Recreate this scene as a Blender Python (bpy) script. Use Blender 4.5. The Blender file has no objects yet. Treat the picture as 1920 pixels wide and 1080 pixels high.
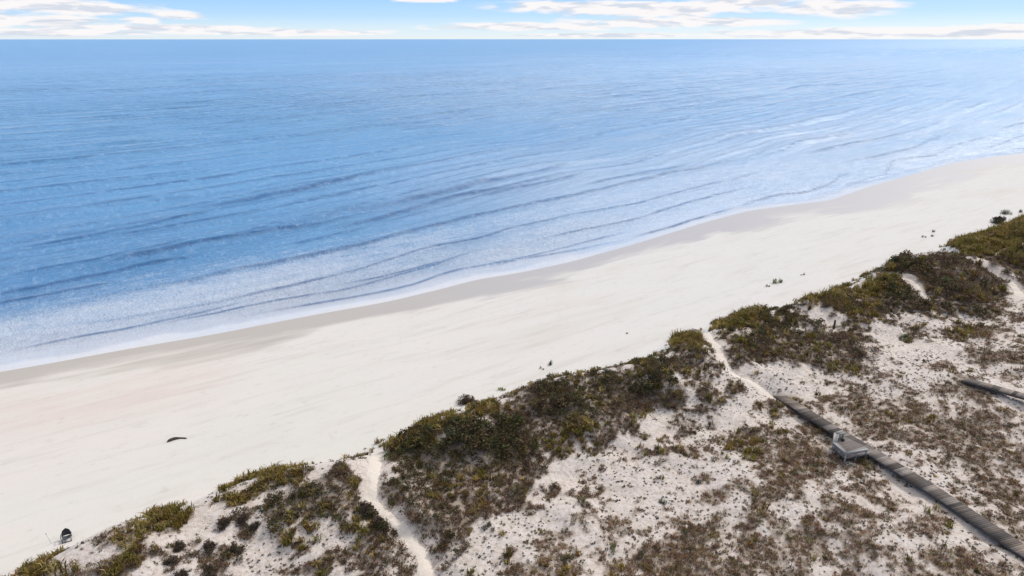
import bpy, bmesh, math, random
import numpy as np
from mathutils import Vector, Matrix

R = math.radians
SC = bpy.context.scene
COL = SC.collection
rng = np.random.default_rng(7)
random.seed(7)

# ------------------------------------------------------------------ camera
H = 32.0                       # drone height above the water
F = 1280.0                     # focal length in pixels of the 1920 px wide photograph (24 mm lens)
PITCH = math.atan(467.0 / F)
cd = bpy.data.cameras.new('camera')
cd.lens = 24.0; cd.sensor_width = 36.0; cd.clip_start = 0.5; cd.clip_end = 90000.0
cam = bpy.data.objects.new('camera', cd); COL.objects.link(cam)
cam.location = (0, 0, H); cam.rotation_euler = (math.pi / 2 - PITCH, 0, 0)
SC.camera = cam
SC.render.resolution_x = 1024; SC.render.resolution_y = 576

# ------------------------------------------------------------------ view transform
SC.view_settings.view_transform = 'Standard'
SC.view_settings.look = 'None'
SC.view_settings.exposure = 0.5
SC.view_settings.gamma = 1.0

# ------------------------------------------------------------------ sun
SUN_AZ, SUN_EL = R(44), R(42)          # azimuth from +Y towards +X (over the sea, to the right)
sd = bpy.data.lights.new('sun', 'SUN'); sd.energy = 2.2; sd.angle = R(13); sd.color = (1.0, 0.94, 0.85)
sun = bpy.data.objects.new('sun', sd); COL.objects.link(sun)
sv = Vector((math.sin(SUN_AZ) * math.cos(SUN_EL), math.cos(SUN_AZ) * math.cos(SUN_EL), math.sin(SUN_EL)))
sun.rotation_euler = sv.to_track_quat('Z', 'Y').to_euler(); sun.location = (60, 80, 120)


# ------------------------------------------------------------------ node helpers
class NT:
    def __init__(s, tree):
        s.t = tree; s.n = tree.nodes; s.l = tree.links
    def new(s, kind, **kw):
        nd = s.n.new(kind)
        for k, v in kw.items(): setattr(nd, k, v)
        return nd
    def put(s, sock, v):
        if isinstance(v, bpy.types.NodeSocket): s.l.new(v, sock)
        elif v is not None: sock.default_value = v
    def math(s, op, a, b=None, c=None, clamp=False):
        nd = s.new('ShaderNodeMath', operation=op, use_clamp=clamp)
        for i, v in enumerate((a, b, c)): s.put(nd.inputs[i], v)
        return nd.outputs[0]
    def vec(s, op, a, b=None):
        nd = s.new('ShaderNodeVectorMath', operation=op)
        s.put(nd.inputs[0], a); s.put(nd.inputs[1], b)
        return nd.outputs['Value'] if op in ('LENGTH', 'DOT_PRODUCT', 'DISTANCE') else nd.outputs[0]
    def mix(s, f, a, b, blend='MIX'):
        nd = s.new('ShaderNodeMix', data_type='RGBA', blend_type=blend)
        s.put(nd.inputs[0], f)
        for i, v in ((6, a), (7, b)):
            if isinstance(v, tuple) and len(v) == 3: v = v + (1,)
            s.put(nd.inputs[i], v)
        return nd.outputs[2]
    def noise(s, vec, scale, detail=4, rough=0.55, dist=0.0):
        nd = s.new('ShaderNodeTexNoise'); s.put(nd.inputs['Vector'], vec)
        nd.inputs['Scale'].default_value = scale; nd.inputs['Detail'].default_value = detail
        nd.inputs['Roughness'].default_value = rough; nd.inputs['Distortion'].default_value = dist
        return nd.outputs['Fac']
    def step(s, v, lo, hi, a=0.0, b=1.0):
        nd = s.new('ShaderNodeMapRange', interpolation_type='SMOOTHSTEP')
        s.put(nd.inputs[0], v)
        for i, q in enumerate((lo, hi, a, b)): s.put(nd.inputs[i + 1], q)
        return nd.outputs[0]
    def ramp(s, v, stops):
        nd = s.new('ShaderNodeValToRGB'); s.put(nd.inputs[0], v)
        el = nd.color_ramp.elements
        while len(el) < len(stops): el.new(0.5)
        for e, (p, c) in zip(el, stops): e.position = p; e.color = tuple(c) + (1,)
        return nd.outputs[0]
    def attr(s, name):
        return s.new('ShaderNodeAttribute', attribute_name=name)


# ------------------------------------------------------------------ world: daylight sky with streaky clouds
def px_dir(x, y):
    dx, dy = (x - 960) / F, (y - 540) / F
    return np.array((dx, math.cos(PITCH) - dy * math.sin(PITCH), -math.sin(PITCH) - dy * math.cos(PITCH)))

W = bpy.data.worlds.new('World'); SC.world = W; W.use_nodes = True
w = NT(W.node_tree); w.n.clear()
sky = w.new('ShaderNodeTexSky', sky_type='NISHITA', sun_disc=False)
sky.sun_elevation = SUN_EL; sky.sun_rotation = SUN_AZ
sky.altitude = 30; sky.air_density = 1.0; sky.dust_density = 0.35; sky.ozone_density = 2.5
g = w.new('ShaderNodeTexCoord').outputs['Generated']
sx = w.new('ShaderNodeSeparateXYZ'); w.l.new(g, sx.inputs[0])
az = w.math('ARCTAN2', sx.outputs[0], sx.outputs[1])
el = w.math('ARCSINE', sx.outputs[2])
ae = w.new('ShaderNodeCombineXYZ'); w.l.new(az, ae.inputs[0]); w.l.new(el, ae.inputs[1])
ae = ae.outputs[0]
CLOUDS = [  # x, y, half width, half height in the photograph
    (60, 8, 120, 11), (180, 16, 75, 9), (70, 40, 90, 8), (-60, 36, 80, 14), (265, 39, 28, 6), (340, 29, 42, 6), (300, 52, 170, 5),
    (520, 61, 190, 5), (1060, 12, 125, 10), (1230, 18, 165, 14), (1400, 4, 90, 9), (1270, 41, 170, 9), (1560, 14, 92, 13),
    (1000, 50, 170, 7), (1660, 62, 250, 8), (1880, 58, 80, 12), (800, -2, 60, 5), (2050, 50, 120, 10), (1130, 66, 150, 4), (60, 60, 150, 6)]
best = None
for (x, y, rx, ry) in CLOUDS:
    d0 = px_dir(x, y); d0 /= np.linalg.norm(d0)
    a0, e0 = math.atan2(d0[0], d0[1]), math.asin(d0[2])
    q = w.vec('MULTIPLY', w.vec('SUBTRACT', ae, (a0, e0, 0)), (F / rx * 0.92, F / ry * 0.92, 0))
    dist = w.vec('LENGTH', q)
    best = dist if best is None else w.math('SMOOTH_MIN', best, dist, 0.25)
sv2 = w.vec('MULTIPLY', ae, (9.0, 60.0, 0))
n1 = w.noise(sv2, 2.2, 5, 0.52, 0.5)
n2 = w.noise(w.vec('ADD', sv2, (0.01, -0.45, 0)), 2.2, 5, 0.52, 0.5)
placed = w.math('ADD', w.math('SUBTRACT', 1.2, best), w.math('MULTIPLY', w.math('SUBTRACT', n1, 0.5), 1.7))
low = w.step(placed, 0.0, 0.62)
# broken cloud over the rest of the sky, seen only in the water and in the light
hi_n = w.noise(w.vec('MULTIPLY', g, (1.0, 1.0, 2.6)), 3.0, 6, 0.6, 0.4)
high = w.math('MULTIPLY', w.math('MAXIMUM', w.step(hi_n, 0.42, 0.66), w.step(el, 0.45, 0.85)), w.step(el, 0.075, 0.17))
mask = w.math('MAXIMUM', low, w.math('MULTIPLY', high, 0.92))
shade = w.step(w.math('SUBTRACT', n1, n2), -0.16, 0.06)
cloud = w.mix(shade, (4.9, 5.25, 5.9), (6.9, 6.7, 6.75))
cloud = w.mix(w.step(el, 0.075, 0.17), cloud, (6.4, 6.15, 5.8))
blue = w.mix(0.85, sky.outputs[0], w.ramp(w.math('MULTIPLY', el, 2.0, clamp=True),
             [(0.0, (5.7, 6.4, 6.9)), (0.03, (4.6, 6.0, 7.2)), (0.06, (3.1, 5.1, 7.4)), (0.115, (2.0, 4.1, 7.4)), (0.4, (1.9, 3.8, 7.2)), (1.0, (1.7, 3.2, 6.0))]))
skyc = w.mix(mask, blue, cloud)
bg = w.new('ShaderNodeBackground'); w.l.new(skyc, bg.inputs[0]); bg.inputs[1].default_value = 0.1
wo = w.new('ShaderNodeOutputWorld'); w.l.new(bg.outputs[0], wo.inputs[0])


# ------------------------------------------------------------------ numeric helpers
def project(P):
    P = np.asarray(P, float)
    x, y, z = P[..., 0], P[..., 1], P[..., 2] - H
    c, s = math.cos(PITCH), math.sin(PITCH)
    dep = np.maximum(y * c - z * s, 0.5)
    return 960 + F * x / dep, 540 - F * (y * s + z * c) / dep, dep

def at_z(x, y, z):
    d = px_dir(x, y); t = (H - z) / -d[2]
    return np.array((d[0] * t, d[1] * t, z))

def hash2(ix, iy, seed):
    h = (ix.astype(np.int64) * 374761393 + iy.astype(np.int64) * 668265263 + seed * 974634777) & 0xFFFFFFFF
    h = ((h ^ (h >> 13)) * 1274126177) & 0xFFFFFFFF
    return ((h ^ (h >> 16)) & 0xFFFFFF) / float(0xFFFFFF)

def vnoise(x, y, seed=0):
    x = np.asarray(x, float); y = np.asarray(y, float)
    ix, iy = np.floor(x), np.floor(y); fx, fy = x - ix, y - iy
    fx = fx * fx * (3 - 2 * fx); fy = fy * fy * (3 - 2 * fy)
    a = hash2(ix, iy, seed); b = hash2(ix + 1, iy, seed); c = hash2(ix, iy + 1, seed); d = hash2(ix + 1, iy + 1, seed)
    return (a + (b - a) * fx) * (1 - fy) + (c + (d - c) * fx) * fy

def fbm(x, y, seed=0, octs=4, gain=0.5):
    t = 0; a = 1; n = 0
    for i in range(octs):
        t = t + a * vnoise(np.asarray(x) * 2 ** i + 17.3 * i, np.asarray(y) * 2 ** i - 9.1 * i, seed + i); n += a; a *= gain
    return t / n

def sstep(x, a, b):
    t = np.clip((x - a) / (b - a), 0, 1); return t * t * (3 - 2 * t)

# ------------------------------------------------------------------ coast coordinates: u along the shore, d landward of the waterline
SHORE = [(-60, 707), (0, 697), (100, 680), (200, 661), (333, 638), (400, 627), (500, 607), (600, 588), (725, 566), (850, 536), (881, 526), (975, 511),
         (1069, 491), (1194, 456), (1320, 417), (1398, 396), (1492, 383), (1554, 376), (1592, 363), (1632, 349), (1711, 327),
         (1757, 314), (1789, 305), (1850, 296), (1920, 287)]
shw = np.array([at_z(x, y, 0)[:2] for x, y in SHORE])
dv = shw[-1] - shw[0]; TH = math.atan2(dv[1], dv[0])
CT, ST = math.cos(TH), math.sin(TH)
def to_uv(x, y): return x * CT + y * ST, -x * ST + y * CT
def to_xy(u, v): return u * CT - v * ST, u * ST + v * CT
_su, _sv = to_uv(shw[:, 0], shw[:, 1])
SU = np.concatenate(([_su[0] - 400], _su, [_su[-1] + 300])); SV = np.concatenate(([_sv[0] - 4], _sv, [_sv[-1] + 2]))
def vs(u):
    k = 0; t = 0
    for o in (-2.4, -1.2, 0, 1.2, 2.4): t = t + np.interp(u + o, SU, SV); k += 1
    return t / k
def to_ud(x, y):
    u, v = to_uv(x, y); return u, vs(u) - v
def ud_xy(u, d): return to_xy(u, vs(u) - d)

# ------------------------------------------------------------------ height of the land
CREST = [(-60, 1130), (40, 1085), (150, 1038), (240, 995), (340, 958), (430, 922), (520, 880), (600, 884), (650, 876), (700, 850), (770, 818), (840, 782), (930, 754),
         (1000, 724), (1080, 706), (1150, 698), (1240, 672), (1310, 628), (1400, 588), (1510, 566), (1600, 540), (1660, 508), (1720, 486),
         (1790, 473), (1850, 440), (1920, 413), (2000, 385)]
cw = np.array([at_z(x, y, 3.3)[:2] for x, y in CREST])
_cu, _cd = to_ud(cw[:, 0], cw[:, 1])
_o = np.argsort(_cu); _cu, _cd = _cu[_o], _cd[_o]
def crest_d(u):
    t = 0
    for o in (-1.6, -0.8, 0, 0.8, 1.6): t = t + np.interp(u + o, _cu, _cd)
    return t / 5

PATHS_W = []            # (polyline in the plan, half width), filled below
def seg_dist(x, y, pl):
    best = np.full(np.shape(x), 1e9)
    for (ax, ay), (bx, by) in zip(pl[:-1], pl[1:]):
        dx, dy = bx - ax, by - ay; L2 = dx * dx + dy * dy + 1e-9
        t = np.clip(((x - ax) * dx + (y - ay) * dy) / L2, 0, 1)
        best = np.minimum(best, np.hypot(x - ax - t * dx, y - ay - t * dy))
    return best

def height(x, y, paths=True):
    x = np.asarray(x, float); y = np.asarray(y, float)
    u, d = to_ud(x, y)
    land = 0.05 * np.clip(d, 0, 8) + 0.042 * np.clip(d - 8, 0, 14) + 0.012 * np.clip(d - 22, 0, 40)
    sea = -0.03 * np.clip(-d, 0, 120) - 0.01 * np.clip(-d - 120, 0, 400)
    z = np.where(d > 0, land, sea)
    z = z + sstep(d, 1.5, 8) * 0.10 * (fbm(u / 7, d / 4, 3, 3) - 0.5)
    e = d - crest_d(u)
    amp = 2.5 * (0.45 + 1.0 * fbm(u / 6.5, d * 0.05, 11, 2))
    prof = sstep(e, -4.2, 0.9) * (1 - 0.62 * sstep(e, 1.6, 12.5))
    und = sstep(e, 0, 4)
    z = z + amp * prof
    z = z + und * (1.5 * (fbm(x / 6.0, y / 6.0, 21, 2) - 0.5) * (1 - 0.6 * sstep(e, 10, 16)) + 0.85 * (1 - 0.5 * sstep(e, 9, 15)) * (fbm(x / 2.2, y / 2.2, 22, 3) - 0.5) + 0.16 * (fbm(x / 0.7, y / 0.7, 23, 2) - 0.5))
    z = z + sstep(e, -5, -0.5) * (1 - und) * 0.28 * (fbm(x / 1.3, y / 1.3, 24, 3) - 0.5)
    if paths:
        for pl, hw, cut in PATHS_W:
            ds = seg_dist(x, y, pl)
            z = z - cut * (1 - sstep(ds, 0.2, 2.2)) * sstep(e, -4, 1) - 0.12 * (1 - sstep(ds, hw, hw + 0.35))
    return z

def cast(x, y, paths=True):
    d = px_dir(x, y)
    t = np.geomspace(25, 900, 6000)
    X, Y, Z = d[0] * t, d[1] * t, H + d[2] * t
    hz = height(X, Y, paths)
    i = int(np.argmax(Z <= hz)) if np.any(Z <= hz) else len(t) - 1
    i = max(i, 1)
    a = (Z[i - 1] - hz[i - 1]) / max(1e-9, (Z[i - 1] - hz[i - 1]) - (Z[i] - hz[i]))
    tt = t[i - 1] + a * (t[i] - t[i - 1])
    return np.array((d[0] * tt, d[1] * tt, H + d[2] * tt))

PATHS = [([(712, 838), (704, 852), (698, 875), (692, 899), (694, 924), (717, 947), (742, 974), (769, 997), (789, 1022), (797, 1047), (806, 1078), (812, 1130), (826, 1220)], 0.45, 0.55,
          'pale footpath winding from the beach through the dune beside three dark bushes'),
         ([(1312, 622), (1330, 630), (1341, 640), (1351, 657), (1356, 677), (1370, 691), (1398, 704), (1426, 721), (1466, 743)], 0.46, 0.35,
          'pale footpath leading from the beach end of the long boardwalk over the dune'),
         ([(1772, 470), (1798, 478), (1829, 489), (1848, 499), (1873, 516), (1898, 525), (1910, 540), (1918, 552)], 0.50, 0.3,
          'pale footpath cutting through the far dune past the golden grass'),
         ([(1672, 517), (1690, 518), (1707, 521), (1721, 532), (1726, 543), (1735, 556)], 0.24, 0.15,
          'short narrow sand track down the back of the dune, hooked at its top')]
path_pts = []
for pts, hw, cut, lab in PATHS:
    path_pts.append([cast(x, y, False)[:2] for x, y in pts])
for (pts, hw, cut, lab), pl in zip(PATHS, path_pts):
    PATHS_W.append((pl, hw, cut))


# ------------------------------------------------------------------ cover maps: where the photograph shows which growth (read in plan through the terrain)
MX0, MY0, MS, MW, MH = -420, 60, 2, 1380, 740
def raster(poly, weight=1.0):
    m = np.zeros((MH, MW), np.float32)
    p = np.array(poly, float)
    gx0 = max(0, int((p[:, 0].min() - MX0) / MS) - 1); gx1 = min(MW, int((p[:, 0].max() - MX0) / MS) + 2)
    gy0 = max(0, int((p[:, 1].min() - MY0) / MS) - 1); gy1 = min(MH, int((p[:, 1].max() - MY0) / MS) + 2)
    if gx1 <= gx0 or gy1 <= gy0: return m
    X, Y = np.meshgrid(MX0 + MS * np.arange(gx0, gx1), MY0 + MS * np.arange(gy0, gy1))
    ins = np.zeros(X.shape, bool)
    n = len(p)
    for i in range(n):
        x0, y0 = p[i]; x1, y1 = p[(i + 1) % n]
        if y0 == y1: continue
        c = ((y0 > Y) != (y1 > Y)) & (X < (x1 - x0) * (Y - y0) / (y1 - y0) + x0)
        ins ^= c
    m[gy0:gy1, gx0:gx1] = ins * weight
    return m
def ell(x, y, rx, ry, a=0, n=14):
    a = R(a); return [(x + rx * math.cos(t) * math.cos(a) - ry * math.sin(t) * math.sin(a), y + rx * math.cos(t) * math.sin(a) + ry * math.sin(t) * math.cos(a))
                      for t in np.linspace(0, 2 * math.pi, n, endpoint=False)]
def blur(m, s):
    r = int(3 * s) + 1; k = np.exp(-0.5 * (np.arange(-r, r + 1) / s) ** 2); k /= k.sum()
    f = lambda v: np.convolve(v, k, 'same')
    return np.apply_along_axis(f, 1, np.apply_along_axis(f, 0, m)).astype(np.float32)
def lookup(m, x, y):
    ix = np.clip(((x - MX0) / MS).astype(int), 0, MW - 1); iy = np.clip(((y - MY0) / MS).astype(int), 0, MH - 1)
    return m[iy, ix]

# kinds: g olive grass, b brown scrub, k dark green shrubs
COVER = [
 ('g', .8, [(228, 999), (294, 966), (328, 961), (361, 974), (355, 991), (319, 1008), (283, 1032), (240, 1040), (215, 1025)]),
 ('b', .95, [(283, 1020), (300, 1030), (250, 1072), (225, 1090), (140, 1090), (161, 1070), (189, 1041), (240, 1025)]),
 ('g', .7, [(30, 1090), (60, 1062), (110, 1045), (145, 1060), (150, 1090)]),
 ('g', .95, [(417, 924), (469, 905), (489, 877), (525, 870), (567, 870), (594, 886), (602, 902), (572, 910), (533, 911), (492, 915), (469, 936), (442, 947)]),
 ('k', 1.2, [(494, 936), (525, 930), (572, 915), (594, 899), (622, 899), (619, 936), (633, 947), (650, 969), (594, 976), (567, 984), (533, 978), (519, 1011), (506, 1019), (512, 980), (494, 958)]),
 ('b', 1.1, [(622, 888), (650, 874), (672, 875), (681, 919), (678, 940), (650, 960), (630, 946), (628, 913)]),
 ('k', .95, ell(689, 950, 24, 18)), ('k', .95, ell(712, 977, 19, 17)), ('b', .7, ell(740, 997, 12, 10)),
 ('b', .5, ell(640, 965, 45, 18)),
 ('g', .6, ell(550, 1012, 40, 26)), ('g', .5, ell(680, 996, 38, 22)), ('b', .6, ell(742, 1016, 34, 20, 30)), ('b', .55, ell(785, 1055, 22, 40)),
 ('b', .45, ell(460, 985, 60, 35)), ('b', .4, ell(380, 1050, 70, 40)), ('b', .5, ell(840, 1030, 36, 45)), ('b', .35, ell(880, 1010, 60, 30)),
 ('k', .5, ell(430, 1040, 40, 14)), ('b', .35, ell(480, 1055, 60, 20)),
 # the great mass right of the first path
 ('g', .9, [(700, 850), (713, 828), (770, 816), (777, 791), (830, 787), (840, 775), (880, 778), (893, 758), (927, 750), (943, 763), (935, 778), (900, 785), (850, 800), (800, 822), (760, 845), (728, 858)]),
 ('k', 1.0, [(730, 850), (800, 815), (860, 800), (930, 790), (975, 800), (990, 850), (960, 868), (930, 880), (880, 880), (840, 895), (790, 900), (745, 905), (712, 905), (735, 880)]),
 ('b', .95, [(943, 763), (980, 763), (987, 737), (1013, 708), (1063, 702), (1100, 704), (1060, 760), (1040, 800), (1010, 830), (980, 850), (960, 810), (930, 790)]),
 ('k', .85, [(1040, 720), (1100, 712), (1140, 712), (1150, 740), (1110, 775), (1060, 800), (1020, 790)]),
 ('g', .8, [(1060, 710), (1110, 700), (1142, 708), (1120, 730), (1070, 732)]),
 ('b', .75, [(1100, 770), (1160, 760), (1165, 807), (1097, 832), (1040, 852), (1000, 850), (1020, 815), (1060, 795)]),
 ('g', .5, [(1000, 830), (1080, 790), (1110, 800), (1090, 830), (1030, 850)]),
 ('b', .92, [(712, 905), (790, 895), (880, 880), (960, 866), (1010, 870), (1000, 893), (980, 917), (997, 947), (947, 967), (897, 977), (853, 995), (820, 1003), (790, 996), (747, 962), (713, 933)]),
 ('k', .5, ell(790, 915, 50, 25)),
 ('b', .3, ell(1050, 930, 70, 50)),
 # dune between the middle and the second path
 ('b', .9, [(1120, 716), (1137, 696), (1176, 688), (1201, 676), (1210, 720), (1180, 760), (1130, 790), (1120, 760)]),
 ('k', .9, [(1176, 690), (1201, 679), (1237, 675), (1256, 679), (1262, 715), (1230, 740), (1190, 745), (1180, 715)]),
 ('g', .9, [(1195, 682), (1237, 674), (1255, 680), (1240, 700), (1205, 700)]),
 ('b', .85, [(1130, 780), (1180, 750), (1240, 735), (1262, 712), (1300, 740), (1280, 752), (1259, 768), (1217, 784), (1203, 801), (1153, 814), (1120, 842), (1100, 830)]),
 ('g', .9, [(1248, 638), (1287, 625), (1309, 621), (1326, 633), (1330, 655), (1300, 650), (1265, 650)]),
 ('b', .8, [(1253, 668), (1270, 650), (1330, 650), (1340, 660), (1351, 684), (1366, 697), (1348, 716), (1326, 729), (1300, 720), (1262, 700)]),
 ('b', .6, [(1300, 740), (1348, 712), (1380, 702), (1430, 740), (1440, 752), (1380, 748), (1320, 760)]),
 # dune right of the second path
 ('g', .95, [(1337, 615), (1351, 596), (1398, 586), (1422, 581), (1438, 596), (1430, 612), (1400, 610), (1360, 618)]),
 ('k', .85, [(1400, 608), (1436, 594), (1453, 583), (1503, 583), (1525, 592), (1530, 615), (1470, 625), (1440, 640), (1400, 640)]),
 ('b', .9, [(1350, 640), (1345, 620), (1400, 635), (1470, 622), (1530, 605), (1545, 622), (1600, 640), (1640, 660), (1652, 672), (1580, 687), (1545, 692), (1495, 682), (1440, 674), (1400, 682), (1372, 672)]),
 ('g', .9, [(1487, 566), (1496, 556), (1532, 555), (1562, 547), (1607, 539), (1634, 525), (1651, 516), (1690, 524), (1700, 545), (1660, 552), (1600, 560), (1560, 578), (1530, 572)]),
 ('b', .92, [(1530, 575), (1590, 560), (1640, 552), (1700, 560), (1690, 579), (1657, 599), (1618, 616), (1590, 606), (1573, 588)]),
 ('k', .9, [(1660, 528), (1700, 526), (1724, 545), (1730, 560), (1690, 572), (1660, 560)]),
 ('b', .97, [(1626, 511), (1659, 494), (1671, 486), (1707, 486), (1740, 480), (1768, 475), (1796, 478), (1823, 491), (1843, 504), (1896, 534), (1905, 545), (1880, 560), (1800, 560), (1740, 555), (1720, 530), (1700, 516), (1660, 514)]),
 ('k', .6, [(1660, 488), (1707, 487), (1740, 500), (1730, 515), (1690, 500)]),
 ('b', .9, [(1730, 550), (1800, 555), (1890, 550), (1884, 571), (1896, 588), (1857, 598), (1809, 595), (1746, 587), (1690, 580)]),
 ('g', .95, [(1773, 466), (1782, 452), (1812, 441), (1843, 435), (1873, 426), (1890, 415), (1960, 400), (1960, 440), (1900, 462), (1890, 478), (1840, 480), (1796, 471)]),
 ('b', .85, [(1890, 470), (1960, 440), (1960, 500), (1920, 530), (1884, 505), (1857, 502), (1840, 484)]),
 ('b', .6, [(1905, 520), (1960, 510), (1960, 560), (1915, 550)]),
 # low scrub inland
 ('b', .8, [(1770, 621), (1782, 610), (1884, 611), (1894, 629), (1840, 648), (1820, 650), (1790, 632)]), ('g', .5, ell(1800, 630, 30, 10)),
 ('b', .75, [(1805, 680), (1860, 668), (1918, 647), (1990, 640), (1990, 700), (1918, 693)]),
 ('b', .62, [(1700, 735), (1760, 722), (1830, 728), (1930, 765), (2000, 790), (2000, 880), (1920, 875), (1840, 850), (1760, 815), (1700, 790)]),
 ('b', .7, [(1600, 745), (1650, 738), (1720, 735), (1740, 770), (1720, 800), (1680, 830), (1640, 820), (1610, 790), (1560, 770)]),
 ('b', .58, [(1660, 830), (1760, 810), (1920, 870), (1990, 900), (1990, 1000), (1920, 985), (1840, 930), (1760, 880)]),
 ('b', .72, [(1390, 812), (1440, 800), (1500, 792), (1555, 800), (1565, 860), (1620, 880), (1640, 905), (1560, 895), (1500, 900), (1440, 918), (1410, 880), (1400, 850)]),
 ('g', .6, [(1337, 835), (1360, 828), (1409, 848), (1400, 868), (1370, 862)]), ('k', .5, ell(1620, 865, 40, 12)),
 ('b', .5, [(1500, 770), (1550, 800), (1530, 815), (1480, 790), (1470, 760)]),
 ('b', .6, [(1600, 930), (1660, 925), (1745, 945), (1704, 958), (1634, 970), (1584, 984), (1560, 965)]),
 ('b', .55, [(1495, 970), (1530, 968), (1568, 1045), (1600, 1090), (1460, 1090), (1490, 1030)]),
 ('b', .55, [(1340, 935), (1440, 925), (1450, 960), (1400, 1000), (1345, 990)]),
 ('b', .66, [(1188, 1041), (1232, 999), (1277, 999), (1340, 969), (1420, 1000), (1480, 1090), (1480, 1200), (1150, 1200)]),
 ('b', .5, ell(960, 1046, 40, 16)), ('b', .4, ell(930, 1080, 60, 30)), ('g', .5, ell(1090, 1074, 40, 18)),
 ('b', .5, [(1620, 1010), (1700, 1030), (1800, 1035), (1960, 1090), (1960, 1200), (1600, 1200), (1590, 1060)]),
 ('b', .3, ell(1250, 840, 30, 14)), ('b', .35, ell(1100, 925, 30, 20)),
 ('b', .16, [(860, 1000), (1000, 870), (1240, 780), (1440, 740), (1600, 640), (1990, 560), (1990, 1100), (800, 1100)]), ('b', .22, [(380, 1000), (560, 1000), (780, 1000), (780, 1100), (160, 1100)]),
 ('b', .5, [(-200, 1110), (150, 1095), (800, 1095), (1200, 1090), (1900, 1095), (2300, 1100), (2300, 1530), (-200, 1530)]),
 ('b', .5, [(1965, 560), (2300, 500), (2300, 1100), (1990, 1090)]),
]
MASK = {k: np.zeros((MH, MW), np.float32) for k in 'gbk'}
for k, wgt, poly in COVER:
    MASK[k] = np.maximum(MASK[k], raster(poly, wgt))
for k in MASK: MASK[k] = np.maximum(blur(MASK[k], 3.0), (0.62 if k == 'b' else 0.3) * blur(MASK[k], 11.0))
MASK['all'] = np.clip(np.maximum(np.maximum(MASK['g'], MASK['b']), MASK['k']), 0, 1)
FOAM = np.zeros((MH, MW), np.float32)
FOAMS = [(.9, [(-80, 612), (0, 597), (67, 587), (217, 551), (333, 529), (483, 497), (600, 475), (640, 468), (640, 512), (583, 526), (433, 561), (233, 596), (100, 621), (0, 640), (-80, 655)]),
         (.72, [(600, 475), (694, 455), (772, 433), (840, 418), (840, 455), (819, 460), (687, 501), (600, 522)]),
         (.55, [(800, 428), (850, 415), (1000, 384), (1130, 356), (1130, 392), (950, 428), (840, 455)]),
         (.50, [(-60, 650), (0, 640), (233, 597), (583, 527), (687, 502), (819, 462), (880, 472), (756, 512), (600, 551), (433, 592), (200, 640), (0, 680), (-60, 690)]),
         (.42, [(1130, 356), (1300, 316), (1450, 294), (1457, 312), (1345, 341), (1194, 380), (1100, 395)]),
         (.34, [(0, 560), (200, 520), (420, 480), (600, 447), (760, 420), (772, 431), (600, 473), (333, 527), (0, 590)]),
         (.46, [(950, 430), (1194, 383), (1345, 343), (1470, 306), (1561, 312), (1648, 294), (1736, 266), (1860, 246), (1960, 225), (1960, 290), (1850, 297), (1711, 328), (1554, 378), (1398, 397), (1194, 457), (1000, 506), (880, 524), (830, 540), (880, 470)]),
         (.2, [(1200, 335), (1451, 286), (1560, 260), (1780, 246), (1700, 275), (1560, 308), (1460, 300)])]
for wgt, poly in FOAMS: FOAM = np.maximum(FOAM, raster(poly, wgt))
FOAM = blur(FOAM, 4.0)


def cover_noise(x, y):
    """clumping of the growth, spread evenly over 0..1"""
    u, v = to_uv(x, y)
    n = 0.42 * fbm(u / 3.4, v / 2.3, 101, 3) + 0.36 * fbm(u / 1.25, v / 0.85, 102, 3) + 0.22 * fbm(x / 0.42, y / 0.42, 103, 2)
    return np.clip((n - 0.30) / 0.40, 0, 1) if False else 0.5 + 0.5 * np.tanh((n - 0.5) / 0.105)

# ------------------------------------------------------------------ object helpers
def tag(o, label=None, cat=None, group=None, kind=None):
    if label: o['label'] = label
    if cat: o['category'] = cat
    if group: o['group'] = group
    if kind: o['kind'] = kind
    return o
def empty(name, loc=(0, 0, 0), rz=0.0):
    o = bpy.data.objects.new(name, None); COL.objects.link(o); o.empty_display_size = 0.3
    o.location = loc; o.rotation_euler = (0, 0, rz); return o
def np_mesh(name, verts, faces_flat, loop_tot, mat, parent=None, smooth=False, attrs=None, colour=None):
    me = bpy.data.meshes.new(name)
    nv = len(verts); nl = len(faces_flat); nf = len(loop_tot)
    me.vertices.add(nv); me.vertices.foreach_set('co', np.asarray(verts, np.float32).ravel())
    me.loops.add(nl); me.loops.foreach_set('vertex_index', np.asarray(faces_flat, np.int32))
    me.polygons.add(nf)
    ls = np.concatenate(([0], np.cumsum(loop_tot)[:-1])).astype(np.int32)
    me.polygons.foreach_set('loop_start', ls); me.polygons.foreach_set('loop_total', np.asarray(loop_tot, np.int32))
    if smooth: me.polygons.foreach_set('use_smooth', np.ones(nf, bool))
    me.update(calc_edges=True); me.validate()
    for nm, arr in (attrs or {}).items():
        a = me.attributes.new(nm, 'FLOAT', 'POINT'); a.data.foreach_set('value', np.asarray(arr, np.float32))
    if colour is not None:
        a = me.attributes.new('tint', 'FLOAT_COLOR', 'POINT')
        c = np.ones((nv, 4), np.float32); c[:, :3] = colour; a.data.foreach_set('color', c.ravel())
    me.materials.append(mat)
    o = bpy.data.objects.new(name, me); COL.objects.link(o)
    if parent: o.parent = parent
    return o
def grid_mesh(name, X, Y, Z, mat, **kw):
    n, m = X.shape
    idx = np.arange(n * m).reshape(n, m)
    f = np.stack((idx[:-1, :-1], idx[1:, :-1], idx[1:, 1:], idx[:-1, 1:]), -1).reshape(-1, 4)
    a = f[0]; P = np.stack((X, Y, Z), -1).reshape(-1, 3)
    if np.cross(P[a[1]] - P[a[0]], P[a[2]] - P[a[0]])[2] < 0: f = f[:, ::-1]
    return np_mesh(name, P, f.ravel(), np.full(len(f), 4), mat, smooth=True, **kw)
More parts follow.
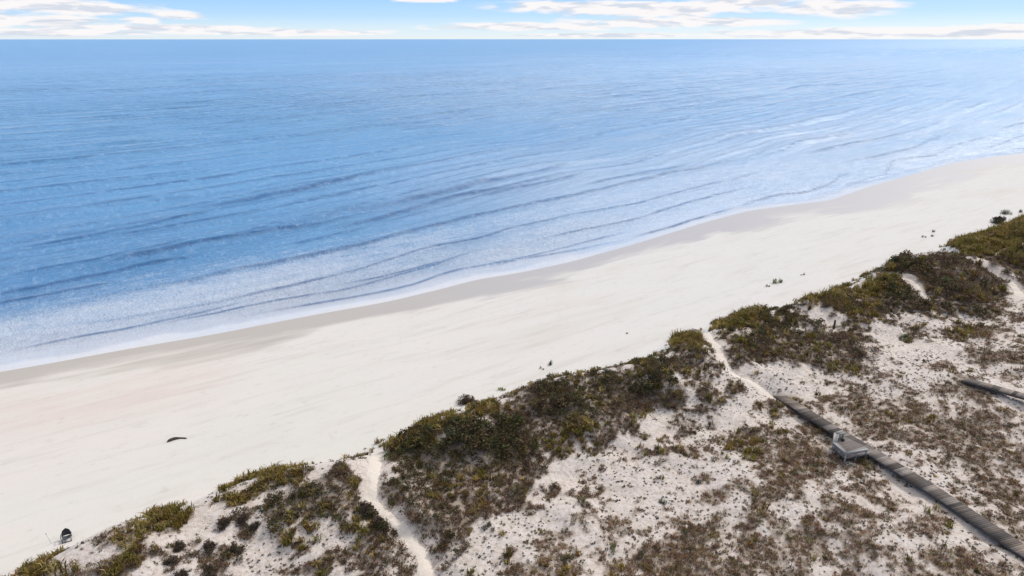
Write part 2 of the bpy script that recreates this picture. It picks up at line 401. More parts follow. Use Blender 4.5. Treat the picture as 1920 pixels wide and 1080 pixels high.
def new_mat(name):
    m = bpy.data.materials.new(name); m.use_nodes = True
    t = NT(m.node_tree); b = t.n['Principled BSDF']
    return m, t, b


# ------------------------------------------------------------------ materials
def coast_vec(t, su, sd_, sz=1.0):
    """position turned so that x runs along the shore, then scaled"""
    geo = t.new('ShaderNodeNewGeometry').outputs['Position']
    mp = t.new('ShaderNodeMapping', vector_type='POINT'); t.l.new(geo, mp.inputs[0]); mp.inputs['Rotation'].default_value = (0, 0, -TH)
    return t.vec('MULTIPLY', mp.outputs[0], (su, sd_, sz)), geo

def sand_material():
    m, t, b = new_mat('sand')
    stretched, pos = coast_vec(t, 0.045, 0.20)
    wet = t.attr('wet').outputs['Fac']; lit = t.attr('litter').outputs['Fac']; dune = t.attr('dune').outputs['Fac']
    big = t.noise(stretched, 1.0, 5, 0.55, 0.3)
    streak = t.noise(coast_vec(t, 0.10, 0.9)[0], 1.0, 4, 0.6, 0.6)
    fine = t.noise(pos, 3.1, 6, 0.65); grain = t.noise(pos, 22.0, 3, 0.7)
    c = t.mix(t.step(big, 0.38, 0.62), (0.585, 0.565, 0.53), (0.60, 0.560, 0.53))
    c = t.mix(t.math('MULTIPLY', t.attr('cool').outputs['Fac'], 0.6), c, (0.575, 0.565, 0.565))
    c = t.mix(t.math('MULTIPLY', t.step(t.noise(coast_vec(t, 0.03, 0.13)[0], 1.0, 4, 0.6, 0.8), 0.50, 0.70), 0.5), c, (0.52, 0.485, 0.44))
    c = t.mix(t.math('MULTIPLY', t.attr('rosy').outputs['Fac'], t.step(streak, 0.30, 0.65, 0.25, 0.75)), c, (0.575, 0.465, 0.435))
    tr = t.noise(coast_vec(t, 0.55, 0.9)[0], 1.6, 4, 0.7)
    c = t.mix(t.math('MULTIPLY', t.step(tr, 0.56, 0.70), 0.34), c, (0.42, 0.385, 0.35))
    c = t.mix(t.math('MULTIPLY', t.step(streak, 0.50, 0.72), 0.45), c, (0.47, 0.44, 0.41))
    cd_ = t.mix(t.step(fine, 0.36, 0.6), (0.465, 0.405, 0.36), (0.605, 0.545, 0.52))
    c = t.mix(dune, c, cd_)
    # brown litter and dead runners under and around the scrub
    c = t.mix(t.math('MULTIPLY', lit, 0.45), c, (0.36, 0.29, 0.235))
    fsp = t.math('ADD', t.math('MULTIPLY', t.noise(pos, 2.6, 6, 0.75, 0.4), 0.6), t.math('MULTIPLY', grain, 0.4))
    lm = t.math('SUBTRACT', t.math('MULTIPLY', lit, 0.32), t.math('SUBTRACT', fsp, 0.27))
    c = t.mix(t.math('MULTIPLY', t.step(lm, -0.02, 0.10), 0.72), c, t.mix(fine, (0.10, 0.072, 0.050), (0.20, 0.150, 0.110)))
    # scattered specks of dead plant matter on the dune flats
    speck = t.math('MULTIPLY', t.step(t.noise(pos, 6.5, 2, 0.5), 0.63, 0.70), dune)
    c = t.mix(t.math('MULTIPLY', speck, 0.75), c, (0.10, 0.085, 0.075))
    # damp sand along the water
    wn = t.math('ADD', wet, t.math('MULTIPLY', t.math('SUBTRACT', streak, 0.5), 0.9))
    wm = t.step(wn, 0.25, 0.95)
    c = t.mix(t.math('MULTIPLY', wm, t.math('GREATER_THAN', wet, 0.003)), c, t.mix(t.attr('cool').outputs['Fac'], t.mix(big, (0.40, 0.355, 0.305), (0.43, 0.395, 0.37)), (0.405, 0.39, 0.40)))
    c = t.mix(0.25, c, t.mix(grain, (0.36, 0.34, 0.32), (0.72, 0.70, 0.67)), 'OVERLAY')
    t.l.new(c, b.inputs['Base Color'])
    t.put(b.inputs['Roughness'], t.math('SUBTRACT', 0.95, t.math('MULTIPLY', wm, 0.38)))
    t.put(b.inputs['Specular IOR Level'], t.math('ADD', 0.2, t.math('MULTIPLY', wm, 0.15)))
    bp = t.new('ShaderNodeBump'); bp.inputs['Strength'].default_value = 0.55; bp.inputs['Distance'].default_value = 0.16
    hgt = t.math('ADD', t.math('MULTIPLY', fine, t.math('ADD', 0.14, t.math('MULTIPLY', dune, 1.1))), t.math('MULTIPLY', grain, t.math('ADD', 0.02, t.math('MULTIPLY', dune, 0.3))))
    t.l.new(hgt, bp.inputs['Height']); t.l.new(bp.outputs[0], b.inputs['Normal'])
    return m

def path_material():
    m, t, b = new_mat('trodden_sand')
    pos = t.new('ShaderNodeNewGeometry').outputs['Position']
    f = t.noise(pos, 2.5, 5, 0.6)
    t.l.new(t.mix(f, (0.58, 0.51, 0.45), (0.68, 0.615, 0.555)), b.inputs['Base Color'])
    b.inputs['Roughness'].default_value = 0.95; b.inputs['Specular IOR Level'].default_value = 0.2
    bp = t.new('ShaderNodeBump'); bp.inputs['Strength'].default_value = 0.6; bp.inputs['Distance'].default_value = 0.12
    t.l.new(t.noise(pos, 4.0, 4, 0.6), bp.inputs['Height']); t.l.new(bp.outputs[0], b.inputs['Normal'])
    return m

def sea_material():
    m, t, b = new_mat('sea_water')
    so = t.attr('offshore').outputs['Fac']; foam = t.attr('foam').outputs['Fac']; pale = t.attr('pale').outputs['Fac']
    deep = t.ramp(t.math('DIVIDE', so, 100.0, clamp=True),
                  [(0.0, (0.62, 0.60, 0.60)), (0.014, (0.60, 0.60, 0.63)), (0.021, (0.48, 0.495, 0.54)), (0.09, (0.37, 0.41, 0.495)), (0.14, (0.29, 0.37, 0.49)), (0.20, (0.155, 0.29, 0.48)), (0.32, (0.105, 0.265, 0.485)), (1.0, (0.120, 0.315, 0.575))])
    deep = t.mix(t.step(so, 60.0, 700.0), deep, (0.175, 0.36, 0.61))
    deep = t.mix(t.math('MULTIPLY', pale, t.step(so, 1.0, 5.0)), deep, (0.51, 0.61, 0.765))
    deep = t.mix(t.attr('deepen').outputs['Fac'], deep, (0.022, 0.125, 0.36))
    clear = t.attr('clear').outputs['Fac']  # weight of the shade painted along the wave fronts
    rip = t.noise(coast_vec(t, 1.25, 0.62)[0], 0.8, 6, 0.72, 0.9)
    farp = t.noise(coast_vec(t, 0.0045, 0.016)[0], 1.0, 6, 0.65, 0.8)
    deep = t.mix(t.math('MULTIPLY', t.step(farp, 0.48, 0.66), t.step(so, 200.0, 600.0, 0.0, 0.40)), deep, (0.10, 0.27, 0.56))
    deep = t.mix(t.math('MULTIPLY', t.step(farp, 0.48, 0.34), t.step(so, 200.0, 600.0, 0.0, 0.40)), deep, (0.27, 0.44, 0.68))
    deep = t.mix(t.math('MULTIPLY', t.step(rip, 0.50, 0.72), t.step(so, 4.0, 25.0, 0.15, 0.48)), deep, t.mix(0.45, deep, (0.0, 0.05, 0.17)))  # dark sides of the ripples shaded in the base colour
    deep = t.mix(t.math('MULTIPLY', t.step(rip, 0.50, 0.30), 0.30), deep, (0.50, 0.62, 0.78))  # ripple highlights painted pale into the base colour
    deep = t.mix(t.math('MULTIPLY', clear, 0.78), deep, (0.006, 0.065, 0.20))  # shaded wave fronts painted dark blue into the base colour
    v1, pos = coast_vec(t, 0.02, 0.05)
    deep = t.mix(t.math('MULTIPLY', t.step(t.noise(v1, 1.0, 4, 0.6, 0.4), 0.4, 0.72), 0.35), deep, (0.17, 0.37, 0.62))
    # lacy foam left by breaking waves
    fv = coast_vec(t, 1.1, 0.8)[0]
    fn = t.noise(fv, 2.3, 7, 0.74, 0.9); fn2 = t.noise(coast_vec(t, 0.16, 0.55)[0], 1.0, 3, 0.6, 0.5)
    fm = t.math('ADD', t.math('MULTIPLY', foam, 0.74), t.math('MULTIPLY', t.math('SUBTRACT', t.math('ADD', fn, t.math('MULTIPLY', fn2, 0.7)), 0.85), 1.45))
    fmask = t.math('MULTIPLY', t.step(fm, 0.08, 0.95), t.step(foam, 0.02, 0.25))
    c = t.mix(t.math('MULTIPLY', t.math('MULTIPLY', fmask, 0.66), t.math('SUBTRACT', 1.0, t.math('MULTIPLY', clear, 0.6))), deep, (0.55, 0.58, 0.65))  # foam thinned where clear, the painted wave-front shade, is strong
    t.l.new(c, b.inputs['Base Color'])
    b.inputs['IOR'].default_value = 1.333
    t.put(b.inputs['Roughness'], t.math('ADD', t.step(so, 120.0, 1800.0, 0.13, 0.42), t.math('MULTIPLY', fmask, 0.45)))
    rp = t.noise(coast_vec(t, 0.85, 0.70)[0], 1.0, 6, 0.66, 0.5)
    rp2 = t.noise(coast_vec(t, 3.2, 2.2)[0], 1.0, 4, 0.6, 0.3)
    rp3 = t.noise(coast_vec(t, 0.05, 0.19)[0], 1.0, 5, 0.62, 0.6)
    hh = t.math('ADD', t.math('ADD', t.math('MULTIPLY', rp, 0.6), t.math('MULTIPLY', rp2, 0.22)), t.math('MULTIPLY', rp3, t.step(so, 60.0, 200.0, 0.0, 4.5)))
    calm = t.step(so, 0.3, 9.0, 0.12, 1.0)
    bp = t.new('ShaderNodeBump'); t.put(bp.inputs['Strength'], t.math('MULTIPLY', calm, 0.8)); bp.inputs['Distance'].default_value = 0.9
    t.l.new(hh, bp.inputs['Height']); t.l.new(bp.outputs[0], b.inputs['Normal'])
    return m

def plant_material(name, transl=0.2):
    m, t, b = new_mat(name)
    col = t.attr('tint').outputs['Color']
    t.l.new(col, b.inputs['Base Color']); b.inputs['Roughness'].default_value = 0.75
    b.inputs['Specular IOR Level'].default_value = 0.2
    tr = t.new('ShaderNodeBsdfTranslucent'); t.l.new(col, tr.inputs[0])
    mx = t.new('ShaderNodeMixShader'); mx.inputs[0].default_value = transl
    out = t.n['Material Output']
    t.l.new(b.outputs[0], mx.inputs[1]); t.l.new(tr.outputs[0], mx.inputs[2]); t.l.new(mx.outputs[0], out.inputs[0])
    return m

def wood_material(name, base, use_tint=True, rough=0.85):
    m, t, b = new_mat(name)
    pos = t.new('ShaderNodeNewGeometry').outputs['Position']
    gr = t.noise(t.vec('MULTIPLY', pos, (3, 3, 9)), 4.0, 5, 0.65); big = t.noise(pos, 0.9, 3)
    c = t.mix(gr, tuple(v * 0.62 for v in base), tuple(v * 1.32 for v in base))
    if use_tint: c = t.mix(1.0, c, t.attr('tint').outputs['Color'], 'MULTIPLY')
    c = t.mix(t.math('MULTIPLY', t.step(big, 0.5, 0.7), 0.3), c, tuple(v * 0.6 for v in base))
    t.l.new(c, b.inputs['Base Color']); b.inputs['Roughness'].default_value = rough; b.inputs['Specular IOR Level'].default_value = 0.3
    return m

def plain_material(name, base, rough=0.6, metal=0.0, var=0.25, scale=9.0):
    m, t, b = new_mat(name)
    pos = t.new('ShaderNodeTexCoord').outputs['Object']
    t.l.new(t.mix(t.noise(pos, scale, 4), tuple(v * (1 - var) for v in base), tuple(v * (1 + var) for v in base)), b.inputs['Base Color'])
    b.inputs['Roughness'].default_value = rough; b.inputs['Metallic'].default_value = metal
    return m

M_SAND = sand_material(); M_PATH = path_material(); M_SEA = sea_material()
M_GRASS = plant_material('grass_blades', 0.3); M_SCRUB = plant_material('scrub_twigs', 0.12); M_LEAF = plant_material('shrub_leaves', 0.18)
M_DECK = wood_material('weathered_deck', (0.132, 0.112, 0.100)); M_BEAM = wood_material('dark_beam', (0.085, 0.075, 0.072), False)  # beams in a darker tone than the deck
M_PALE = wood_material('bleached_wood', (0.33, 0.315, 0.30), False); M_DRIFT = wood_material('driftwood', (0.075, 0.06, 0.05), False)
M_SEAT = wood_material('grey_seat_boards', (0.24, 0.228, 0.22), False)
M_POST = wood_material('old_post', (0.05, 0.042, 0.036), False)
M_CLOTH_SHADE = plain_material('shaded_cloth', (0.022, 0.024, 0.030), 0.85); M_CLOTH_LIT = plain_material('lit_cloth', (0.045, 0.050, 0.062), 0.85)  # one chair cloth painted twice: shaded tone for the back, lit tone for the seat
M_TUBE = plain_material('dark_tube', (0.022, 0.023, 0.026), 0.6, 0.0); M_POLE = plain_material('pale_pole', (0.55, 0.53, 0.50), 0.5)
M_DARK = plain_material('black_plastic', (0.02, 0.02, 0.022), 0.5)


# ------------------------------------------------------------------ land: one sheet from the sea bed to far inland
def axis(parts):
    out = [parts[0][0]]
    for a, b_, s0, s1 in parts:
        x = a
        while x < b_ - 1e-6:
            f = (x - a) / (b_ - a); x = min(b_, x + s0 * (s1 / s0) ** f); out.append(x)
    return np.array(out)
UU = axis([(-3000, -120, 260, 6), (-120, -45, 6, 0.8), (-45, 75, 0.32, 0.32), (75, 175, 0.32, 0.8), (175, 340, 0.8, 6), (340, 6000, 6, 500)])
DD = axis([(-9000, -300, 900, 40), (-300, -20, 40, 2), (-20, -1, 1.0, 0.5), (-1, 18, 0.35, 0.4), (18, 68, 0.28, 0.30), (68, 110, 0.35, 3), (110, 3000, 3, 400)])
U, D = np.meshgrid(UU, DD, indexing='ij')
X, Y = ud_xy(U, D)
Z = height(X, Y)
PXx, PXy, dep = project(np.stack((X, Y, Z), -1))
E = D - crest_d(U)
wetw = 4.2 + 4.5 * fbm(U / 16, U * 0 + 3, 41, 3) + 6 * sstep(U, 60, 130)
wet = np.clip(1.25 - np.clip(D, 0, None) / wetw, 0, 1) + 0.55 * (1 - sstep(D, 5, 19)) * sstep(D, 0, 1) * sstep(fbm(U / 13, D / 3.2, 43, 3), 0.36, 0.64)
wet = np.clip(wet, 0, 1)
w0 = 1.3 * F / np.maximum(dep, 20)
lit_n = cover_noise(X, Y)
lit = lookup(MASK['all'], PXx + w0 * (fbm(X / 1.7, Y / 1.7, 91, 3) - 0.5) * 2, PXy + 0.6 * w0 * (fbm(X / 1.7, Y / 1.7, 92, 3) - 0.5) * 2) * (PXy > 300)
lit = sstep(lit - lit_n, -0.55, 0.28)
dune = sstep(E, -3.0, 1.5)
for pl, hw, cut in PATHS_W:
    lit = lit * sstep(seg_dist(X, Y, pl), hw, hw + 0.5)
lit = np.clip(lit + 0.17 * dune, 0, 1) * dune
rosy = lookup(blur(np.maximum(raster(ell(215, 748, 250, 36, -14)), 0.8 * raster(ell(30, 770, 130, 38, -12))), 12), PXx, PXy)
land = grid_mesh('sand_ground', X, Y, Z, M_SAND, attrs={'rosy': rosy.ravel(), 'cool': sstep(U, 5, 70).ravel(), 'wet': wet.ravel(), 'litter': lit.ravel(), 'dune': dune.ravel()})
tag(land, 'broad pale sand beach rising into speckled white dunes', 'sand', kind='structure')

for (pts, hw, cut, lab), pl in zip(PATHS, path_pts):
    pl = np.array(pl); L = np.concatenate(([0], np.cumsum(np.hypot(*np.diff(pl, axis=0).T))))
    n = int(L[-1] / 0.22)
    s = np.linspace(0, L[-1], n); cx = np.interp(s, L, pl[:, 0]); cy = np.interp(s, L, pl[:, 1])
    for _ in range(6):
        cx[1:-1] = (cx[:-2] + 2 * cx[1:-1] + cx[2:]) / 4; cy[1:-1] = (cy[:-2] + 2 * cy[1:-1] + cy[2:]) / 4
    tx, ty = np.gradient(cx), np.gradient(cy); tl = np.hypot(tx, ty); nx, ny = -ty / tl, tx / tl
    k = np.linspace(-1, 1, 7)
    wl = hw * (0.85 + 0.5 * fbm(s / 1.1, s * 0, 51, 3)); wr = hw * (0.85 + 0.5 * fbm(s / 1.1, s * 0 + 9, 52, 3))
    off = np.where(k[None, :] < 0, k[None, :] * wl[:, None], k[None, :] * wr[:, None])
    PX_ = cx[:, None] + nx[:, None] * off; PY_ = cy[:, None] + ny[:, None] * off
    PZ_ = height(PX_, PY_) + 0.05 - 0.10 * (1 - np.clip(np.minimum(s, L[-1] - s) / 1.2, 0, 1))[:, None] - 0.055 * np.abs(k)[None, :] ** 3
    tag(grid_mesh('sand_path', PX_, PY_, PZ_, M_PATH), lab, 'path', kind='structure')

# ------------------------------------------------------------------ sea: swell lines, breakers and the thin wash on the sand
LINES = [  # wave fronts in the photograph, height in metres, front width, back length
 ([(120, 508), (187, 497), (247, 482), (350, 460), (460, 440), (520, 428), (600, 416), (678, 398), (720, 388)], .42, 1.5, 5),
 ([(560, 446), (600, 437), (694, 412), (787, 384), (850, 367), (944, 350), (1037, 330), (1090, 316)], .40, 1.5, 5),
 ([(-60, 604), (0, 592), (67, 585), (217, 547), (333, 527), (483, 495), (600, 473), (694, 453), (772, 431), (865, 408), (928, 395), (1022, 375), (1125, 353), (1194, 337), (1270, 320), (1345, 305), (1414, 294), (1455, 288)], .34, .95, 4),
 ([(-40, 646), (0, 638), (100, 620), (233, 595), (433, 560), (583, 525), (687, 500), (819, 459), (897, 445), (950, 428), (1062, 403), (1194, 381), (1270, 360), (1345, 341), (1414, 324), (1457, 314), (1470, 303)], .14, .6, 2.5),
 ([(959, 461), (1022, 444), (1100, 428), (1150, 419), (1200, 408), (1320, 371), (1382, 355), (1439, 344)], .13, .6, 2),
 ([(560, 558), (600, 550), (650, 541), (756, 512), (819, 494), (881, 472), (905, 465)], .11, .5, 2),
 ([(433, 596), (600, 566), (725, 544), (775, 533), (819, 516), (866, 503), (975, 484), (1053, 472), (1087, 466), (1131, 456), (1180, 446)], .12, .5, 1.5),
 ([(1373, 396), (1407, 378), (1461, 364), (1507, 360), (1554, 347), (1576, 328), (1607, 321), (1632, 313)], .15, .7, 2),
 ([(1548, 366), (1592, 344), (1632, 335), (1659, 328), (1664, 314), (1675, 300), (1751, 291), (1789, 272), (1851, 255), (1890, 246)], .16, .8, 2),
 ([(1561, 310), (1601, 300), (1648, 292), (1711, 278), (1736, 264), (1782, 249), (1820, 238)], .24, 1.1, 4),
 ([(1861, 244), (1914, 231), (1960, 222)], .22, 1.2, 4),
 ([(1820, 285), (1867, 271), (1914, 255), (1960, 245)], .17, 1.0, 3),
 ([(1848, 280), (1885, 279), (1917, 278), (1960, 277)], .12, .8, 2),
 ([(0, 660), (120, 636), (233, 616), (330, 596), (433, 571), (470, 560)], .09, .5, 1.5),
 ([(-60, 560), (0, 548), (80, 535), (187, 513), (290, 488), (400, 470)], .30, 1.3, 4),
 ([(300, 400), (420, 380), (560, 352), (700, 322), (800, 300)], .38, 1.8, 7),
 ([(640, 400), (760, 372), (900, 338), (1000, 320), (1080, 300)], .32, 1.5, 6),
 ([(1450, 172), (1500, 160), (1560, 158), (1640, 152)], .35, 4, 14),
 ([(0, 520), (90, 503), (180, 490), (260, 470), (360, 446)], .24, 1.0, 3.5),
 ([(0, 470), (110, 452), (230, 430), (330, 408), (420, 392)], .26, 1.1, 4),
 ([(180, 445), (300, 425), (420, 402), (520, 384)], .22, 1.0, 4),
 ([(520, 462), (580, 450), (640, 436), (700, 424)], .2, .8, 3),
 ([(880, 372), (960, 352), (1040, 336), (1110, 320)], .2, .9, 3),
 ([(1080, 352), (1160, 332), (1240, 318), (1300, 305)], .18, .9, 3),
 ([(-40, 574), (60, 556), (150, 540), (230, 524)], .18, .8, 2.5),
 ([(640, 532), (720, 518), (790, 500), (850, 486)], .08, .45, 1.5),
 ([(300, 606), (420, 582), (520, 562), (620, 545)], .07, .45, 1.5),
 ([(900, 500), (1000, 478), (1100, 452), (1180, 432)], .08, .45, 1.5),
 ([(1180, 446), (1260, 424), (1330, 402), (1380, 388)], .09, .5, 1.5),
 ([(1500, 290), (1560, 276), (1640, 262), (1700, 246)], .25, 1.3, 4),
]
SUx = axis([(-30000, -3000, 6000, 400), (-3000, -150, 400, 5), (-150, -70, 4, 0.6), (-70, 190, 0.45, 0.5), (190, 330, 0.5, 4), (330, 4000, 4, 500), (4000, 60000, 500, 8000)])
SS = axis([(-0.15, 45, 0.16, 0.26), (45, 130, 0.26, 0.9), (130, 420, 0.9, 2.4), (420, 4000, 2.4, 400), (4000, 70000, 400, 9000)])
U, S = np.meshgrid(SUx, SS, indexing='ij')
X, Y = ud_xy(U, -S)
Zs = np.zeros(X.shape); clear = np.zeros(X.shape)  # clear: painted shade of the wave fronts
front = np.zeros(X.shape)
for pts, a, wf, wb in LINES:
    P = np.array([at_z(x, y, a * 0.4)[:2] for x, y in pts]); lu, ld = to_ud(P[:, 0], P[:, 1]); ls = -ld
    o_ = np.argsort(lu); lu, ls = lu[o_], ls[o_]
    i0, i1 = np.searchsorted(SUx, lu[0] - 1), np.searchsorted(SUx, lu[-1] + 1)
    if i1 - i0 < 3: continue
    j1 = np.searchsorted(SS, ls.max() + 6 * wb) + 1
    u_, s_ = U[i0:i1, :j1], S[i0:i1, :j1]
    c = np.interp(u_, lu, ls) + 0.7 * (fbm(u_ / 5, u_ * 0, 61, 3) - 0.5) * min(1.6, wf)
    span = lu[-1] - lu[0]
    tap = sstep(u_, lu[0] - 1, lu[0] + 0.22 * span) * (1 - sstep(u_, lu[-1] - 0.22 * span, lu[-1] + 1))
    tap = tap * (0.72 + 0.5 * fbm(u_ / (4 + wf * 4), u_ * 0 + a * 9, 62, 3))
    dl = s_ - c
    prof = np.where(dl > 0, np.exp(-dl / wb), sstep(dl, -wf, 0)) - 0.35 * np.exp(-((dl + 1.5 * wf) / wf) ** 2)
    Zs[i0:i1, :j1] += a * tap * prof
    wc = min(0.62, max(0.28, 0.46 * wf)) * min(1.7, max(1.0, project(np.array((*P[len(P) // 2], 0.0)))[2] / 95.0))
    clear[i0:i1, :j1] = np.maximum(clear[i0:i1, :j1], np.clip(tap, 0, 1) * np.exp(-((dl + 0.35 * wf) / wc) ** 2) * (0.80 + 0.9 * (fbm(u_ / 1.6, s_ / 0.8, 63, 3) - 0.4)))  # dark line painted on the front face in place of its shading
# running swell farther out, broken into short crests
sw = np.zeros(X.shape)
sp_u = np.gradient(SUx)[:, None] + 0 * S; sp_s = np.gradient(SS)[None, :] + 0 * U
for lam, amp, sd_, rot in ((14, .34, 71, -.24), (9.2, .16, 72, -.20), (23, .20, 73, -.28), (5.5, .08, 74, -.14)):
    ph = 2 * math.pi * ((S + rot * U) / lam + 0.8 * fbm(U / (lam * 5), S / (lam * 4), sd_, 2) + 0.12 * fbm(U / (lam * .9), S / lam, sd_ + 2, 2))
    mod = 0.25 + 0.75 * sstep(fbm(U / (lam * 5.0), (S - .25 * U) / (lam * 1.6), sd_ + 5, 3), 0.34, 0.62)
    sw += amp * mod * (np.sin(ph) + 0.35 * np.sin(2 * ph + 0.8))
    ft = np.clip(np.sin(ph + 0.9), 0, 1) ** 10
    clear = np.maximum(clear, (0.85 if lam == 14 else 0.5 if lam > 9 else 0.3) * mod * ft * sstep(S, 26, 48) * (1 - sstep(sp_s / lam, 0.12, 0.30)) * sstep(fbm(U / 2.5, S / 1.0, sd_ + 9, 3), 0.25, 0.55))  # swell fronts get the same painted shade
chop = 0.10 * (fbm(U / 2.2, S / 1.1, 81, 3) - 0.5)
sw = sw * sstep(S, 22, 48) * (1 - sstep(sp_s, 1.6, 6.0)) * (1 - sstep(sp_u, 2.5, 12))
chop = chop * sstep(S, 3, 14) * (1 - sstep(sp_s, 0.3, 0.9))
Zs = (Zs * sstep(S, 0.2, 2.0) + sw + chop)
bed = height(X, Y)
Zs = np.maximum(Zs, bed + 0.012)
Zs[:, 0] = bed[:, 0] - 0.01
px_, py_, _ = project(np.stack((X, Y, Zs), -1))
foam = lookup(FOAM, px_, py_) * (S < 220)
pale = np.clip(0.9 * sstep(U, 30, 125) * (1 - sstep(S, 14, 130)) , 0, 1)
pale = np.clip(pale + 0.25 * sstep(U, 60, 260) * (1 - sstep(S, 200, 900)), 0, 0.8)
sea = grid_mesh('sea_water', X, Y, Zs, M_SEA, attrs={'clear': np.clip(clear, 0, 1).ravel(), 'deepen': (0.55 * (1 - sstep(U, -75, 45)) * sstep(S, 12, 26) * (1 - sstep(S, 45, 190))).ravel(), 'offshore': np.where(S < 12, S * (0.25 + 1.5 * fbm(U / 6, S / 4, 131, 4) * (1 - S / 12) + 0.75 * S / 12), S).ravel(), 'foam': foam.ravel(), 'pale': pale.ravel()})  # clear: painted shade of the wave fronts
tag(sea, 'calm blue sea with low swell lines and foamy shallows', 'sea', kind='structure')


# ------------------------------------------------------------------ plants
def blades(pos, size, tint, kind, rg):
    """a mass of thin blades, twigs or leaves: pos (n,3), size (n,), tint (n,3) -> verts, faces, loop totals, colours"""
    n = len(pos)
    if kind == 'grass':
        K = 20
        az_ = rg.uniform(0, 2 * math.pi, (n, K)); r0 = np.sqrt(rg.random((n, K))) * 0.36 * size[:, None]; ba = rg.uniform(0, 2 * math.pi, (n, K))
        ln = size[:, None] * rg.uniform(0.55, 1.15, (n, K)); lean = rg.uniform(0.15, 0.95, (n, K)); wd = rg.uniform(0.016, 0.034, (n, K)) * (0.6 + 0.5 * size[:, None])
        bx = pos[:, None, 0] + r0 * np.cos(ba); by = pos[:, None, 1] + r0 * np.sin(ba); bz = pos[:, None, 2] + 0 * ba - 0.04
        dx, dy = np.cos(az_), np.sin(az_); px, py = -dy * wd, dx * wd
        mx = bx + dx * ln * 0.25 * lean; my = by + dy * ln * 0.25 * lean; mz = bz + ln * 0.62
        tx = bx + dx * ln * 0.85 * lean; ty = by + dy * ln * 0.85 * lean; tz = bz + ln * (0.98 - 0.45 * lean)
        V = np.stack([np.stack(q, -1) for q in ((bx - px, by - py, bz), (bx + px, by + py, bz), (mx + px, my + py, mz), (mx - px, my - py, mz), (tx, ty, tz))], 2)
        m = n * K; base = np.arange(m)[:, None] * 5
        f = np.concatenate((base + np.array([0, 1, 2, 3]), base + np.array([3, 2, 4])), 1).ravel(); lt = np.tile([4, 3], m); nvp = 5
    elif kind == 'scrub':
        K = 20
        az_ = rg.uniform(0, 2 * math.pi, (n, K)); el_ = rg.uniform(0.1, 1.35, (n, K)); r0 = np.sqrt(rg.random((n, K))) * 0.62 * size[:, None]; ba = rg.uniform(0, 2 * math.pi, (n, K))
        ln = size[:, None] * rg.uniform(0.3, 0.85, (n, K)); wd = rg.uniform(0.02, 0.05, (n, K)) * (0.55 + 0.6 * size[:, None])
        bx = pos[:, None, 0] + r0 * np.cos(ba); by = pos[:, None, 1] + r0 * np.sin(ba); bz = pos[:, None, 2] + rg.uniform(-0.03, 0.22, (n, K)) * size[:, None]
        dx, dy, dz = np.cos(az_) * np.cos(el_), np.sin(az_) * np.cos(el_), np.sin(el_) * 0.75
        px, py = -np.sin(az_) * wd, np.cos(az_) * wd
        V = np.stack([np.stack(q, -1) for q in ((bx - px, by - py, bz), (bx + px, by + py, bz), (bx + dx * ln, by + dy * ln, bz + dz * ln))], 2)
        m = n * K; f = np.arange(m * 3); lt = np.full(m, 3); nvp = 3
    else:                                     # leafy: small leaves through a low dome
        K = 40
        th = rg.uniform(0, 2 * math.pi, (n, K)); ph = np.arccos(rg.uniform(0.0, 1, (n, K))); rr = size[:, None] * (0.45 + 0.55 * rg.random((n, K)) ** 0.5) * rg.uniform(0.75, 1.12, (n, K))
        cx = pos[:, None, 0] + rr * np.sin(ph) * np.cos(th) * 0.62; cy = pos[:, None, 1] + rr * np.sin(ph) * np.sin(th) * 0.62; cz = pos[:, None, 2] + rr * np.cos(ph) * 0.72 + 0.02
        a = rg.normal(size=(n, K, 3)); a /= np.linalg.norm(a, axis=-1, keepdims=True)
        b_ = rg.normal(size=(n, K, 3)); b_ -= a * (a * b_).sum(-1, keepdims=True); b_ /= np.linalg.norm(b_, axis=-1, keepdims=True)
        s = (size[:, None] * rg.uniform(0.09, 0.19, (n, K)))[..., None]
        C = np.stack((cx, cy, cz), -1)
        V = np.stack((C - a * s, C + b_ * s * 0.55, C + a * s, C - b_ * s * 0.55), 2)
        m = n * K; f = np.arange(m * 4); lt = np.full(m, 4); nvp = 4
    var = rg.uniform(0.65, 1.4, (n, K, 1))
    c = np.repeat((tint[:, None, :] * var).reshape(-1, 3), nvp, 0)
    return V.reshape(-1, 3), f, lt, c

def tints(n, base, rg, spread=0.22, alt=None, altf=0.0):
    t = np.array(base)[None, :] * (1 + spread * rg.normal(size=(n, 1))) * (1 + 0.10 * rg.normal(size=(n, 3)))
    if alt is not None:
        k = rg.random(n) < altf; t[k] = np.array(alt)[None, :] * (1 + spread * rg.normal(size=(k.sum(), 1)))
    return np.clip(t, 0.008, 0.6)

OLIVE, STRAW, BROWN, MAROON, DKGREEN, GREYGREEN = (0.165, 0.120, 0.024), (0.30, 0.225, 0.08), (0.118, 0.078, 0.041), (0.108, 0.062, 0.040), (0.080, 0.070, 0.030), (0.075, 0.075, 0.045)
NC = 800000
cu = rng.uniform(-50, 215, NC); cdd = rng.uniform(14, 78, NC)
cxx, cyy = ud_xy(cu, cdd)
czz = height(cxx, cyy)
qx, qy, qd = project(np.stack((cxx, cyy, czz), -1))
ce = cdd - crest_d(cu)
keep = (qx > -380) & (qx < 2320) & (qy < 1500) & (ce > -4)
for pl, hw, cut in PATHS_W: keep &= seg_dist(cxx, cyy, pl) > hw + (0.18 if np.hypot(*pl[0]) < 95 else 0.42)
cu, cdd, cxx, cyy, czz, qx, qy, qd, ce = (a[keep] for a in (cu, cdd, cxx, cyy, czz, qx, qy, qd, ce))
w0 = 1.3 * F / qd
wx = (fbm(cxx / 1.7, cyy / 1.7, 91, 3) - 0.5) * 2; wy = (fbm(cxx / 1.7, cyy / 1.7, 92, 3) - 0.5) * 2
